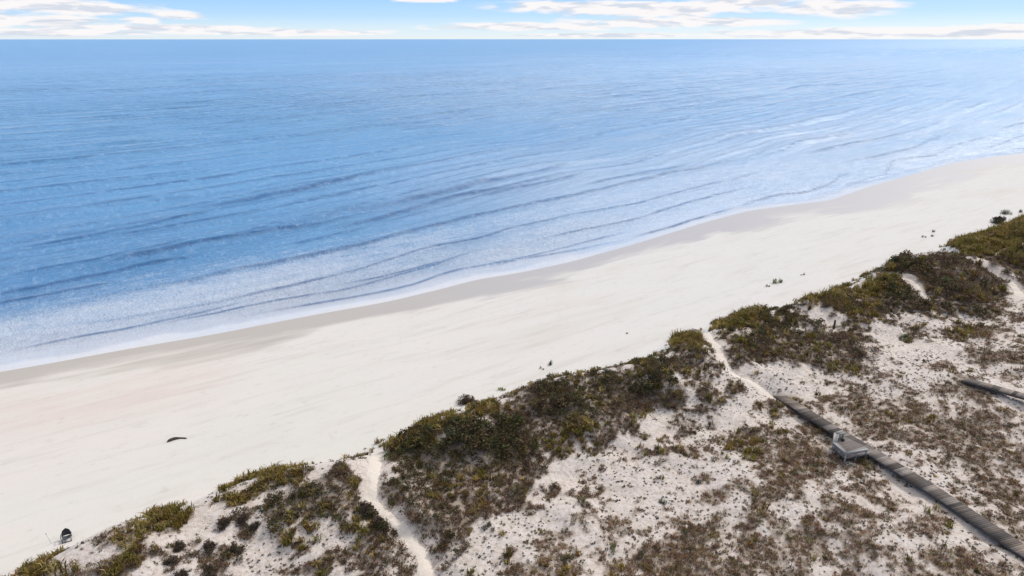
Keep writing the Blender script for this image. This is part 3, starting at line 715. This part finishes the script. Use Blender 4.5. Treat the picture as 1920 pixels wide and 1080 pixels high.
mg, mb, mk = (lookup(MASK[k], qx + w0 * wx, qy + 0.6 * w0 * wy) for k in 'gbk')
clump = fbm(cxx / 1.5, cyy / 1.5, 95, 4)
cn = cover_noise(cxx, cyy)
flat = sstep(ce, 10, 16)
cn2 = 0.5 + 0.5 * np.tanh((0.5 * fbm(cxx / 2.1, cyy / 2.1, 111, 3) + 0.5 * fbm(cxx / 0.7, cyy / 0.7, 112, 3) - 0.5) / 0.10)
fine_n = vnoise(cxx / 0.30, cyy / 0.30, 131)
gate = lambda m_: sstep(m_ - cn + 0.35 * flat * (fine_n - 0.55), -0.26 - 0.22 * flat, 0.16 + 0.22 * flat) * (m_ > 0.02)
tot = np.maximum(np.maximum(mg, mb), mk)
tot = tot * (1 + 0.14 * (1 - flat))
# which kind grows where: the maps overlap softly, and every mass carries some of its neighbours' kinds
wg = mg * (0.25 + 1.5 * cn2) + 0.30 * mb * (cn2 > 0.78) * (ce < 14) + 0.08 * mb * (cn2 > 0.8) + 0.22 * mk * (cn2 > 0.72); wk = mk * (0.9 + 1.6 * (1 - cn2)) + 0.18 * mb * (cn2 < 0.2) * (ce < 14) + 0.12 * mb * (cn2 < 0.12); wb = mb * (1.0 - 0.55 * (mk > 0.6)) + 0.15 * mk + 0.30 * mg + 0.02
ws = wg + wk + wb
far = np.clip(60.0 / qd, 0.35, 1.2)
pick = rng.random(len(cxx)); kind_r = rng.random(len(cxx)) * ws
live = gate(tot) * far
isg = kind_r < wg; isk = ~isg & (kind_r < wg + wk); isb = ~isg & ~isk
sel_g = isg & (pick < 0.25 * live); sel_k = isk & (pick < 0.31 * live); sel_b = isb & (pick < (0.42 - 0.12 * flat) * live)
pick3 = rng.random(len(cxx))
sp_d = sstep(ce, 1.5, 6) * sstep(fbm(cxx / 3.5, cyy / 3.5, 97, 3), 0.30, 0.62)
sel_s = ~sel_g & ~sel_k & ~sel_b & (pick3 < 0.13 * sp_d + 0.03 * sstep(ce, -4, -0.5) * (1 - sstep(ce, 0.5, 2)))
mound = 0.6 * fbm(cxx / 2.6, cyy / 2.6, 121, 2) + 0.4 * fbm(cxx / 1.0, cyy / 1.0, 122, 2)
def mass(name, sel, smin, smax, kind, mat, tint_fn, label, cat, lift=0.0):
    body = sstep(mound[sel], 0.40, 0.70) * np.clip(tot[sel] * 1.4 - 0.3, 0, 1) * (1 - 0.75 * sstep(ce[sel], 11, 17))
    p = np.stack((cxx[sel], cyy[sel], czz[sel] + lift * body * rng.uniform(0.35, 1.0, sel.sum())), -1); n = len(p)
    size = rng.uniform(smin, smax, n) * (0.75 + 0.3 * clump[sel] + 0.75 * body) * np.clip(qd[sel] / 60, 1, 1.5)
    V, f, lt, c = blades(p, size, tint_fn(n, sel), kind, rng)
    o = np_mesh(name, V, f, lt, mat, colour=c)
    tag(o, label, cat, kind='stuff'); return n
n_g = mass('dune_grass', sel_g, 0.28, 0.72, 'grass', M_GRASS, lambda n, s: tints(n, OLIVE, rng, 0.25, STRAW, 0.22), 'olive and straw coloured grass along the seaward dune crest', 'grass')
n_k = mass('dark_shrubbery', sel_k, 0.22, 0.52, 'leafy', M_LEAF, lambda n, s: tints(n, DKGREEN, rng, 0.28, BROWN, 0.3), 'dark green low shrubbery matted over the dune backs', 'shrubbery', 0.62)
n_b = mass('brown_scrub', sel_b, 0.16, 0.40, 'scrub', M_SCRUB, lambda n, s: tints(n, BROWN, rng, 0.25, MAROON, 0.4) * (1 + 0.45 * sstep(ce[s], 9, 16))[:, None], 'dry brown twiggy scrub spread over dunes and flats', 'scrub', 0.42)
n_s = mass('sparse_undergrowth', sel_s, 0.05, 0.18, 'scrub', M_SCRUB, lambda n, s: tints(n, (0.07, 0.058, 0.045), rng, 0.3, GREYGREEN, 0.3), 'tiny dark sprigs dotted across the white dune sand', 'undergrowth')
print('MASSES', n_g, n_k, n_b, n_s)

# single plants that stand apart and can be told one from another: x, y, radius in photo pixels, kind, colour, label
PLANTS = [
 (875, 745, 16, 'shrub', (0.075, 0.055, 0.035), 'round brown shrub standing alone on the beach sand in front of the dune'),
 (1037, 678, 9, 'tuft', (0.04, 0.045, 0.035), 'upright dark tuft on open beach sand beside a smaller pale tuft'),
 (1019, 688, 6, 'tuft', (0.12, 0.11, 0.08), 'small faint tuft just left of the upright dark beach tuft'),
 (942, 726, 8, 'tuft', (0.10, 0.10, 0.04), 'small green tuft on sand between round brown shrub and big dune'),
 (1458, 524, 10, 'tuft', (0.055, 0.07, 0.03), 'green spiky tuft out on the beach, largest of its little row'),
 (1437, 534, 6, 'tuft', (0.07, 0.075, 0.04), 'low grey green tuft left of the spiky beach tuft'),
 (1504, 513, 5, 'tuft', (0.09, 0.085, 0.06), 'tiny dark sprig right of the spiky green beach tuft'),
 (1873, 410, 15, 'shrub', (0.035, 0.032, 0.022), 'dark domed shrub on far beach just off the golden grass dune'),
 (1882, 395, 12, 'tuft', (0.06, 0.06, 0.04), 'flat dark tuft on far sand behind the domed shrub'),
 (1914, 394, 7, 'tuft', (0.07, 0.065, 0.045), 'small tuft on far sand at the right edge of the photo'),
 (1747, 431, 7, 'tuft', (0.06, 0.055, 0.045), 'dark sprig topmost of three specks on the far beach'),
 (1731, 442, 5, 'tuft', (0.06, 0.055, 0.045), 'dark sprig leftmost of three specks on the far beach'),
 (1751, 441, 5, 'tuft', (0.06, 0.055, 0.045), 'dark sprig lowest and rightmost of three specks on far beach'),
 (1177, 623, 4, 'tuft', (0.05, 0.045, 0.04), 'single tiny dark sprig in the middle of bare beach sand'),
 (1221, 664, 8, 'tuft', (0.05, 0.042, 0.035), 'dark low tuft at dune edge, nearest below the hooked footpath mouth'),
 (1186, 676, 9, 'tuft', (0.055, 0.048, 0.038), 'brown tuft at dune edge beside the dark green crest'),
 (689, 950, 20, 'shrub', (0.042, 0.032, 0.026), 'dark rounded bush, upper of the pair left of the near footpath'),
 (712, 977, 18, 'shrub', (0.035, 0.026, 0.022), 'almost black round bush touching the left side of near footpath'),
 (740, 996, 9, 'shrub', (0.055, 0.04, 0.03), 'small dark bush right below the black round bush by footpath'),
 (419, 974, 14, 'shrub', (0.06, 0.042, 0.032), 'brown bush on sand below the olive grass hump, left of a twin'),
 (456, 968, 14, 'shrub', (0.062, 0.045, 0.034), 'brown bush below olive grass hump, right hand one of twins'),
 (476, 985, 11, 'shrub', (0.06, 0.045, 0.036), 'smaller brown bush on white sand just below the twin bushes'),
 (440, 1027, 14, 'shrub', (0.035, 0.036, 0.022), 'dark green bush on white sand near the lower edge of photo'),
 (393, 1019, 13, 'shrub', (0.05, 0.036, 0.028), 'dark brown bush left of the dark green bush on white sand'),
 (337, 1019, 12, 'shrub', (0.055, 0.042, 0.03), 'brown bush on the slope just below the near olive grass clump'),
 (321, 1046, 13, 'shrub', (0.07, 0.052, 0.036), 'wide brown bush low on the slope below the near grass clump'),
 (341, 1073, 13, 'shrub', (0.07, 0.055, 0.04), 'brown bush cut by the bottom edge, nearest left'),
 (394, 1067, 14, 'shrub', (0.06, 0.05, 0.034), 'olive brown bush at the bottom edge below the dark brown bush'),
 (1232, 838, 11, 'tuft', (0.06, 0.055, 0.035), 'curved grey brown tuft alone on the upper white dune flat'),
 (1246, 936, 9, 'tuft', (0.045, 0.042, 0.035), 'dark flat tuft on the right part of the white dune flat'),
 (1097, 938, 14, 'tuft', (0.085, 0.07, 0.045), 'spreading khaki tuft at the left edge of the white dune flat'),
 (1096, 902, 8, 'tuft', (0.07, 0.06, 0.045), 'small brown tuft above the spreading khaki tuft'),
 (1149, 1023, 12, 'tuft', (0.075, 0.075, 0.04), 'olive tuft on the lower white dune flat next to brown scrub'),
 (1054, 1048, 12, 'tuft', (0.07, 0.062, 0.036), 'brown olive tuft near the bottom edge on white sand'),
 (1058, 990, 8, 'tuft', (0.045, 0.042, 0.036), 'dark little tuft low on the left of the white dune flat'),
 (918, 985, 11, 'tuft', (0.055, 0.05, 0.034), 'dark tuft at the lower end of the large brown scrub slope'),
 (1165, 902, 5, 'tuft', (0.02, 0.02, 0.018), 'black dot of a sprig, left of a close pair on white sand'),
 (1181, 905, 4, 'tuft', (0.02, 0.02, 0.018), 'black dot of a sprig, right of a close pair on white sand'),
 (1112, 1017, 5, 'tuft', (0.03, 0.028, 0.024), 'black sprig on white sand left of the olive tuft'),
 (1157, 936, 5, 'tuft', (0.03, 0.03, 0.027), 'black sprig on white sand below the close pair of dots'),
 (1311, 903, 8, 'tuft', (0.05, 0.048, 0.042), 'grey sprig at the far right of the white dune flat'),
 (1697, 630, 12, 'tuft', (0.05, 0.058, 0.032), 'dark green tuft in the upper white flat behind the boardwalk'),
 (1736, 675, 6, 'tuft', (0.03, 0.03, 0.026), 'dark sprig mid way on the upper white flat behind the boardwalk'),
]
def add_plant(x, y, r, kind, colr, label):
    p = cast(x, y + r * 0.55); dep_ = project(p)[2]; rad = r * dep_ / F
    rg = np.random.default_rng(int(x * 7 + y)); root = None
    if kind == 'shrub':
        root = empty('shrub', p)
        n = 30; colr = tuple(0.5 * c_ * 1.5 + 0.5 * b_ for c_, b_ in zip(colr, (0.085, 0.06, 0.042)))
        a = rg.uniform(0, 2 * math.pi, n); q = np.sqrt(rg.random(n)) * rad * 1.0 * (0.75 + 0.22 * np.sin(2 * a + x) + 0.18 * np.sin(3 * a + y))
        zz = np.sqrt(np.clip(1 - (q / (rad * 1.15)) ** 2, 0, 1)) * rad * 0.75 * rg.uniform(0.45, 1, n)
        gx, gy = p[0] + q * np.cos(a), p[1] + q * np.sin(a)
        pos = np.stack((q * np.cos(a), q * np.sin(a), height(gx, gy) - p[2] + zz * 0.8), -1)
        V, f, lt, c = blades(pos, rg.uniform(0.30, 0.55, n) * rad, tints(n, colr, rg, 0.28), 'leafy', rg)
        np_mesh('foliage', V, f, lt, M_LEAF, root, colour=c)
        V, f, lt, c = blades(np.stack((q * np.cos(a), q * np.sin(a), height(gx, gy) - p[2]), -1), rg.uniform(0.4, 0.8, n) * rad, tints(n, np.array(colr) * 0.9, rg, 0.2), 'scrub', rg)
        np_mesh('stems', V, f, lt, M_SCRUB, root, colour=c)
        tag(root, label, 'shrub', 'shrubs standing apart on the sand')
    else:
        n = max(1, int(r * 0.42))
        a = rg.uniform(0, 2 * math.pi, n); q = np.sqrt(rg.random(n)) * rad * 0.8
        gx, gy = p[0] + q * np.cos(a) * 1.3, p[1] + q * np.sin(a) * 0.9
        pos = np.stack((gx - p[0], gy - p[1], height(gx, gy) - p[2]), -1)
        V, f, lt, c = blades(pos, rg.uniform(0.6, 1.2, n) * max(rad, 0.14), tints(n, np.array(colr) * 2.5, rg, 0.25), 'grass', rg)
        o = np_mesh('grass_tuft', V, f, lt, M_GRASS, colour=c); o.location = p
        tag(o, label, 'grass tuft', 'tufts standing apart on the sand')
for a in PLANTS: add_plant(*a)


# ------------------------------------------------------------------ mesh building for made things
class MB:
    def __init__(s): s.v = []; s.f = []; s.c = []
    def box(s, c, ax, ay, az_, tint=(1, 1, 1)):
        """c centre, ax/ay/az half-extent vectors"""
        c, ax, ay, az_ = (np.asarray(q, float) for q in (c, ax, ay, az_))
        b0 = len(s.v)
        for k in (-1, 1):
            for j in (-1, 1):
                for i in (-1, 1): s.v.append(c + i * ax + j * ay + k * az_); s.c.append(tint)
        for q in ((0, 2, 3, 1), (4, 5, 7, 6), (0, 1, 5, 4), (2, 6, 7, 3), (0, 4, 6, 2), (1, 3, 7, 5)): s.f.append([b0 + i for i in q])
    def beam(s, p, q, w_, h_, tint=(1, 1, 1)):
        p, q = np.asarray(p, float), np.asarray(q, float); d = (q - p) / 2; L = np.linalg.norm(d)
        side = np.cross(d, (0, 0, 1.0)); side = np.array((1.0, 0, 0)) if np.linalg.norm(side) < 1e-6 else side / np.linalg.norm(side)
        up = np.cross(side, d / L)
        s.box((p + q) / 2, d, side * w_ / 2, up * h_ / 2, tint)
    def tube(s, pts, rad, seg=8, tint=(1, 1, 1), cap=True):
        pts = [np.asarray(p, float) for p in pts]; rad = rad if hasattr(rad, '__len__') else [rad] * len(pts)
        rings = []; ref = None
        for i, p in enumerate(pts):
            t = pts[min(i + 1, len(pts) - 1)] - pts[max(i - 1, 0)]; t /= np.linalg.norm(t)
            if ref is None: ref = np.cross(t, (0, 0, 1.0)) if abs(t[2]) < 0.9 else np.cross(t, (1.0, 0, 0))
            a = ref - t * np.dot(ref, t); a /= np.linalg.norm(a); b = np.cross(t, a); ref = a
            r0 = len(s.v)
            for k in range(seg):
                th = 2 * math.pi * k / seg; s.v.append(p + rad[i] * (a * math.cos(th) + b * math.sin(th))); s.c.append(tint)
            rings.append(r0)
        for r0, r1 in zip(rings[:-1], rings[1:]):
            for k in range(seg): s.f.append([r0 + k, r0 + (k + 1) % seg, r1 + (k + 1) % seg, r1 + k])
        if cap: s.f.append([rings[0] + k for k in range(seg)][::-1]); s.f.append([rings[-1] + k for k in range(seg)])
    def sheet(s, G, thick, tint=(1, 1, 1)):
        """a curved sheet of points G[i][j] given thickness"""
        G = np.asarray(G, float); n, m = G.shape[:2]
        du = np.gradient(G, axis=0); dv_ = np.gradient(G, axis=1); N = np.cross(du, dv_); N /= np.linalg.norm(N, axis=-1, keepdims=True) + 1e-9
        b0 = len(s.v)
        for sg in (-.5, .5):
            for i in range(n):
                for j in range(m): s.v.append(G[i, j] + N[i, j] * thick * sg); s.c.append(tint)
        A = lambda k, i, j: b0 + k * n * m + i * m + j
        for i in range(n - 1):
            for j in range(m - 1):
                s.f.append([A(1, i, j), A(1, i + 1, j), A(1, i + 1, j + 1), A(1, i, j + 1)]); s.f.append([A(0, i, j), A(0, i, j + 1), A(0, i + 1, j + 1), A(0, i + 1, j)])
        for i in range(n - 1):
            s.f.append([A(0, i, 0), A(0, i + 1, 0), A(1, i + 1, 0), A(1, i, 0)]); s.f.append([A(0, i, m - 1), A(1, i, m - 1), A(1, i + 1, m - 1), A(0, i + 1, m - 1)])
        for j in range(m - 1):
            s.f.append([A(0, 0, j), A(1, 0, j), A(1, 0, j + 1), A(0, 0, j + 1)]); s.f.append([A(0, n - 1, j), A(0, n - 1, j + 1), A(1, n - 1, j + 1), A(1, n - 1, j)])
    def build(s, name, mat, parent=None, smooth=False):
        V = np.array(s.v); 
        flat = [i for f in s.f for i in f]; lt = [len(f) for f in s.f]
        o = np_mesh(name, V, flat, lt, mat, parent, smooth, colour=np.array(s.c))
        return o

def V3(p, z=None): return np.array((p[0], p[1], p[2] if z is None else z))

def clear_ground(c, gap=0.2):
    """lift the deck where the sand would come through it"""
    c = c.copy()
    for i in range(len(c) - 1):
        for f in np.linspace(0, 1, 15):
            p = c[i] * (1 - f) + c[i + 1] * f
            need = max(float(height(p[0] + dx, p[1] + dy)) for dx, dy in ((0, 0), (.5, .3), (-.5, -.3), (.3, -.5), (-.3, .5))) + gap - p[2]
            if need > 0: c[i, 2] += need; c[i + 1, 2] += need
    return c
def boardwalk(ctrl, width, root, over=0.03):
    """ctrl: points (x, y, z of the deck surface) along the centre line; parts: deck, two side_beam, post pairs"""
    P = np.array(ctrl); L = np.concatenate(([0], np.cumsum(np.linalg.norm(np.diff(P[:, :2], axis=0), axis=1))))
    at = lambda s: np.array([np.interp(s, L, P[:, i]) for i in range(3)])
    def frame(s):
        t = at(min(s + 0.3, L[-1])) - at(max(s - 0.3, 0)); t /= np.linalg.norm(t); n = np.array((-t[1], t[0], 0)); n /= np.linalg.norm(n); return t, n
    base = at(0); rel = lambda p: p - base
    mb = MB(); rg = random.Random(int(abs(P[0, 0]) * 100))
    s = 0.07; sec = 0; tone = 1.0; left = 0
    while s < L[-1]:
        if left <= 0: left = rg.randint(2, 6); tone = rg.choice((0.5, 0.7, 0.9, 1.1, 1.45, 1.8)); hue = rg.uniform(-.02, .10)
        left -= 1
        t, n = frame(s); up = np.cross(t, n); k = tone * rg.uniform(0.8, 1.2)
        mb.box(rel(at(s)) - up * 0.02 + n * rg.uniform(-.02, .02) + up * rg.uniform(-.004, .004), t * 0.073, n * (width / 2 + over), up * 0.02, (k * (1 + hue), k, k * (1 - hue)))
        s += 0.155
    mb.build('deck', M_DECK, root)
    ns = int(L[-1] / 1.2)
    ss = np.linspace(0.02, L[-1], ns + 1)
    for sg in (-1, 1):
        b = MB()
        for s0, s1 in zip(ss[:-1], ss[1:]):
            _, n = frame((s0 + s1) / 2)
            b.beam(rel(at(s0)) + n * sg * width * 0.5 - (0, 0, 0.115), rel(at(s1)) + n * sg * width * 0.5 - (0, 0, 0.115), 0.05, 0.15)
        b.build('side_beam', M_BEAM, root)
    s = 0.5
    while s < L[-1]:
        p = at(s); _, n = frame(s)
        for sg in (-1, 1):
            q = p + n * sg * (width * 0.5 - 0.09); gz = float(height(q[0], q[1]))
            if p[2] - gz > 0.14:
                b = MB(); b.box(rel(np.array((q[0], q[1], (p[2] - 0.05 + gz - 0.3) / 2))), (0.05, 0, 0), (0, 0.05, 0), (0, 0, (p[2] - 0.05 - gz + 0.3) / 2)); b.build('post', M_BEAM, root)
        s += 2.3
    return at, frame, L, rel

# the long boardwalk with its look-out platform
bw_px = [(1461, 741, 0.20), (1500, 766, 0.34), (1569, 809, 0.48), (1640, 849, 0.50), (1760, 925, 0.46), (1918, 1029, 0.46), (2080, 1138, 0.5), (2240, 1250, 0.5)]
ctrl = []
for x, y, lift in bw_px:
    g0 = cast(x, y)
    for _ in range(3):
        q = at_z(x, y, g0[2] + lift); g0 = np.array((q[0], q[1], float(height(q[0], q[1]))))
    ctrl.append([q[0], q[1], g0[2] + lift])
ctrl = np.array(ctrl)
zz = ctrl[:, 2].copy(); zz[1:-1] = (zz[:-2] + zz[1:-1] * 2 + zz[2:]) / 4; ctrl[:, 2] = zz; ctrl = clear_ground(ctrl, 0.16)
bw = empty('boardwalk', ctrl[0])
WID = 1.08
at, frame, L, rel = boardwalk(ctrl, WID, bw)
tag(bw, 'long grey weathered boardwalk with a bench platform on one side', 'boardwalk')
# platform: half octagon on the near side of the walk
sP = L[2] + 0.35
tv, nv = frame(sP + 1.4); nv = -nv if nv[1] > 0 else nv          # outward, towards the near side
if nv[0] > 0 and nv[1] > 0: nv = -nv
tv = np.array((tv[0], tv[1], 0)); tv /= np.linalg.norm(tv)
o0 = at(sP); zdk = at(sP + 1.4)[2] + 0.03
RIM = np.array([at_z(x, y, zdk + 0.46) for x, y in ((1581, 808), (1566, 812.5), (1563, 830), (1586, 849.5), (1627, 842))])
def pl(p, z=0.0): return rel(np.array((p[0], p[1], zdk + z)))
far_edge = [RIM[0][:2] + tv[:2] * 0.1, RIM[-1][:2] - nv[:2] * 0.15 - tv[:2] * 0.05]
foot = np.array([RIM[0][:2], RIM[1][:2], RIM[2][:2], RIM[3][:2], RIM[4][:2], RIM[4][:2] - nv[:2] * 0.95, RIM[0][:2] - nv[:2] * 0.05])
# platform boards run across the walk: clip each board line against the outline of the deck
pd = MB()
fa = (foot - o0[:2]) @ tv[:2]; fb = (foot - o0[:2]) @ nv[:2]
a = fa.min() + 0.08
while a < fa.max() - 0.05:
    hits = []
    for i in range(len(foot)):
        a0, a1 = fa[i], fa[(i + 1) % len(foot)]
        if (a0 <= a) != (a1 <= a): hits.append(fb[i] + (fb[(i + 1) % len(foot)] - fb[i]) * (a - a0) / (a1 - a0))
    if len(hits) >= 2:
        q0 = o0[:2] + tv[:2] * a + nv[:2] * min(hits); q1 = o0[:2] + tv[:2] * a + nv[:2] * max(hits)
        p0, p1 = pl(q0), pl(q1); k = random.uniform(1.25, 1.8)
        pd.box((p0 + p1) / 2, tv * 0.066, (p1 - p0) / 2, (0, 0, 0.02), (k, k, k * 1.02))
    a += 0.142
plat = pd.build('platform', M_DECK, bw)
rim = [tuple(r_[:2]) for r_ in RIM]
cen = (RIM[0][:2] + RIM[4][:2]) / 2
bseat, bback, fas, low = MB(), MB(), MB(), MB()
def inset(p, k): 
    v = np.array(p) - cen; return tuple(cen + v * (1 - k / np.linalg.norm(v)))
for p, q in zip(rim[:-1], rim[1:]):
    # seat boards between the rim and a line set in by 0.42 m
    for k0, k1 in ((0.05, 0.17), (0.185, 0.305)):
        G = [[pl(inset(p, k0), 0.44), pl(inset(q, k0), 0.44)], [pl(inset(p, k1), 0.44), pl(inset(q, k1), 0.44)]]
        bseat.sheet(G, 0.04)
    bback.beam(pl(inset(p, -0.02), 0.475), pl(inset(q, -0.02), 0.475), 0.14, 0.035)
    fas.beam(pl(p, 0.34), pl(q, 0.34), 0.04, 0.14)
    low.beam(pl(inset(p, 0.03), -0.09), pl(inset(q, 0.03), -0.09), 0.045, 0.13)
bench = bseat.build('bench_seat', M_SEAT, plat); bback.build('bench_rail', M_PALE, plat); fas.build('fascia', M_PALE, plat); low.build('side_beam', M_BEAM, plat)
for p in rim + [tuple((RIM[3][:2] + RIM[4][:2]) / 2), tuple((RIM[2][:2] + RIM[3][:2]) / 2)]:
    p = inset(p, 0.07)
    top = pl(p, 0.41); gx = top + ctrl[0]; gz = float(height(gx[0], gx[1])) - ctrl[0][2] - 0.3
    b = MB(); b.box(np.array((top[0], top[1], (top[2] + gz) / 2)), (0.05, 0, 0), (0, 0.05, 0), (0, 0, (top[2] - gz) / 2)); b.build('post', M_PALE, plat)

# a dark bag left on the platform
b = MB(); pb = rel(at_z(1580, 826, zdk + 0.03))
b.tube([(0, 0, 0), (0, 0, .02), (0, 0, .10), (0, 0, .17), (0, 0, .20)], [.11, .13, .135, .10, .04], 12)
b.tube([(-.07, 0, .165), (-.05, 0, .23), (0, 0, .26), (.05, 0, .23), (.07, 0, .165)], .012, 6)
bag = b.build('bag', M_DARK, None, True); bag.location = pb + ctrl[0]
tag(bag, 'small black bag left standing on the grey platform deck', 'bag')

# the second boardwalk, cut by the right edge
b2 = [(1808, 711, 0.22), (1850, 722, 0.45), (1918, 741, 0.6), (2010, 768, 0.65), (2140, 806, 0.7)]
c2 = []
for x, y, lift in b2:
    g0 = cast(x, y)
    for _ in range(3):
        q = at_z(x, y, g0[2] + lift); g0 = np.array((q[0], q[1], float(height(q[0], q[1]))))
    c2.append([q[0], q[1], g0[2] + lift])
c2 = clear_ground(np.array(c2), 0.2); bw2 = empty('boardwalk', c2[0]); boardwalk(c2, 0.95, bw2)
tag(bw2, 'short stretch of grey boardwalk entering at the right edge', 'boardwalk')

# ------------------------------------------------------------------ small things
# folding beach chair facing inland
pc = cast(126, 1012)
chair = empty('beach_chair', pc, R(30)); chair.scale = (.70, .70, .62)
tag(chair, 'dark folding beach chair with a rounded back, facing inland', 'chair')
G = []
for i in range(9):                               # backrest: a rounded, slightly hollow panel leaning away
    f = i / 8; z = 0.40 + 0.62 * f; yy = 0.20 + 0.30 * f
    wdt = 0.36 * math.sqrt(max(0.02, 1 - max(0, (f - 0.35) / 0.66) ** 2))
    G.append([(wdt * (j / 4 - 1), yy + 0.10 * (1 - abs(j / 4 - 1) ** 2), z) for j in range(9)])
b = MB(); b.sheet(G, 0.03); b.build('backrest', M_CLOTH_SHADE, chair, True)
G = []
for i in range(8):
    f = i / 7; yy = -0.36 + 0.60 * f
    G.append([((j / 4 - 1) * (0.30 + 0.05 * f), yy, 0.43 - 0.05 * f - 0.07 * (1 - abs(j / 4 - 1) ** 2)) for j in range(9)])
b = MB(); b.sheet(G, 0.03); b.build('seat', M_CLOTH_LIT, chair, True)
for sx_ in (-1, 1):
    b = MB(); b.tube([(sx_ * .36, -.44, -.02), (sx_ * .36, -.36, .22), (sx_ * .355, -.30, .42)], .032); b.build('leg', M_TUBE, chair, True)
    b = MB(); b.tube([(sx_ * .36, .40, -.02), (sx_ * .36, .30, .25), (sx_ * .355, .22, .42)], .032); b.build('leg', M_TUBE, chair, True)
    b = MB(); b.beam((sx_ * .40, -.36, .60), (sx_ * .40, .30, .63), .075, .03); b.tube([(sx_ * .385, -.30, .42), (sx_ * .40, -.32, .60)], .018); b.build('armrest', M_TUBE, chair)
b = MB(); b.tube([(-.36, -.42, .07), (.36, -.42, .07)], .036); b.build('crossbar', M_TUBE, chair, True)
b = MB(); b.tube([(-.36, .38, .07), (.36, .38, .07)], .018); b.build('crossbar', M_TUBE, chair, True)

# leaning pole beside the chair
pp = cast(97, 1019)
pole = empty('pole', pp); tag(pole, 'thin pale pole stuck in the sand left of the beach chair', 'pole')
b = MB(); b.tube([(0, 0, -.15), (-.08, -.02, .35), (-.16, -.04, .78)], [.016, .014, .012]); b.build('shaft', M_POLE, pole, True)
b = MB(); b.tube([(-.158, -.04, .77), (-.17, -.043, .83)], [.026, .020]); b.build('tip', M_DARK, pole, True)

# small dark lump right of the chair
pk = cast(155, 1019)
b = MB(); b.tube([(-.10, 0, .0), (-.06, .01, .05), (.02, 0, .075), (.09, -.01, .04), (.13, -.01, .0)], [.02, .055, .065, .045, .015], 9)
o = b.build('driftwood_chunk', M_DRIFT, None, True); o.location = pk
tag(o, 'small dark chunk of wood on sand right of the beach chair', 'driftwood')

# bent driftwood log
p0, p1, p2 = cast(314, 829), cast(333, 820), cast(350, 822.5)
b = MB(); pts = []
for t in np.linspace(0, 1, 12):
    p = (1 - t) ** 2 * p0 + 2 * t * (1 - t) * (p1 * 1.0) + t * t * p2; p = p - p0
    p[2] = float(height(p[0] + p0[0], p[1] + p0[1])) - p0[2] + 0.05 + 0.05 * math.sin(5 * t); pts.append(p)
b.tube(pts, [.06, .12, .125, .11, .115, .10, .08, .07, .075, .08, .09, .05], 9)
o = b.build('driftwood_log', M_DRIFT, None, True); o.location = p0
tag(o, 'bent dark driftwood log lying on the open beach', 'driftwood')

# dark post in the dune scrub
ps = cast(1563, 617)
b = MB(); b.tube([(0, 0, -.3), (0.01, 0, .5), (.02, .01, 1.02), (.02, .01, 1.06)], [.11, .105, .10, .06], 9)
o = b.build('wooden_post', M_POST, None, True); o.location = ps
tag(o, 'dark weathered post standing in the dune behind sandy hollow', 'post')
# slender pale pole behind the platform
ps = cast(1580, 799)
st = empty('marker_pole', ps); tag(st, 'slender pale pole standing in scrub just behind the platform', 'pole')
b = MB(); b.tube([(0, 0, -.2), (0.01, 0, .8), (.05, 0, 1.55)], [.024, .022, .018], 7); b.build('shaft', M_POLE, st, True)
b = MB(); b.tube([(.05, 0, 1.54), (.052, 0, 1.62)], [.026, .022], 7); b.build('cap', M_PALE, st, True)
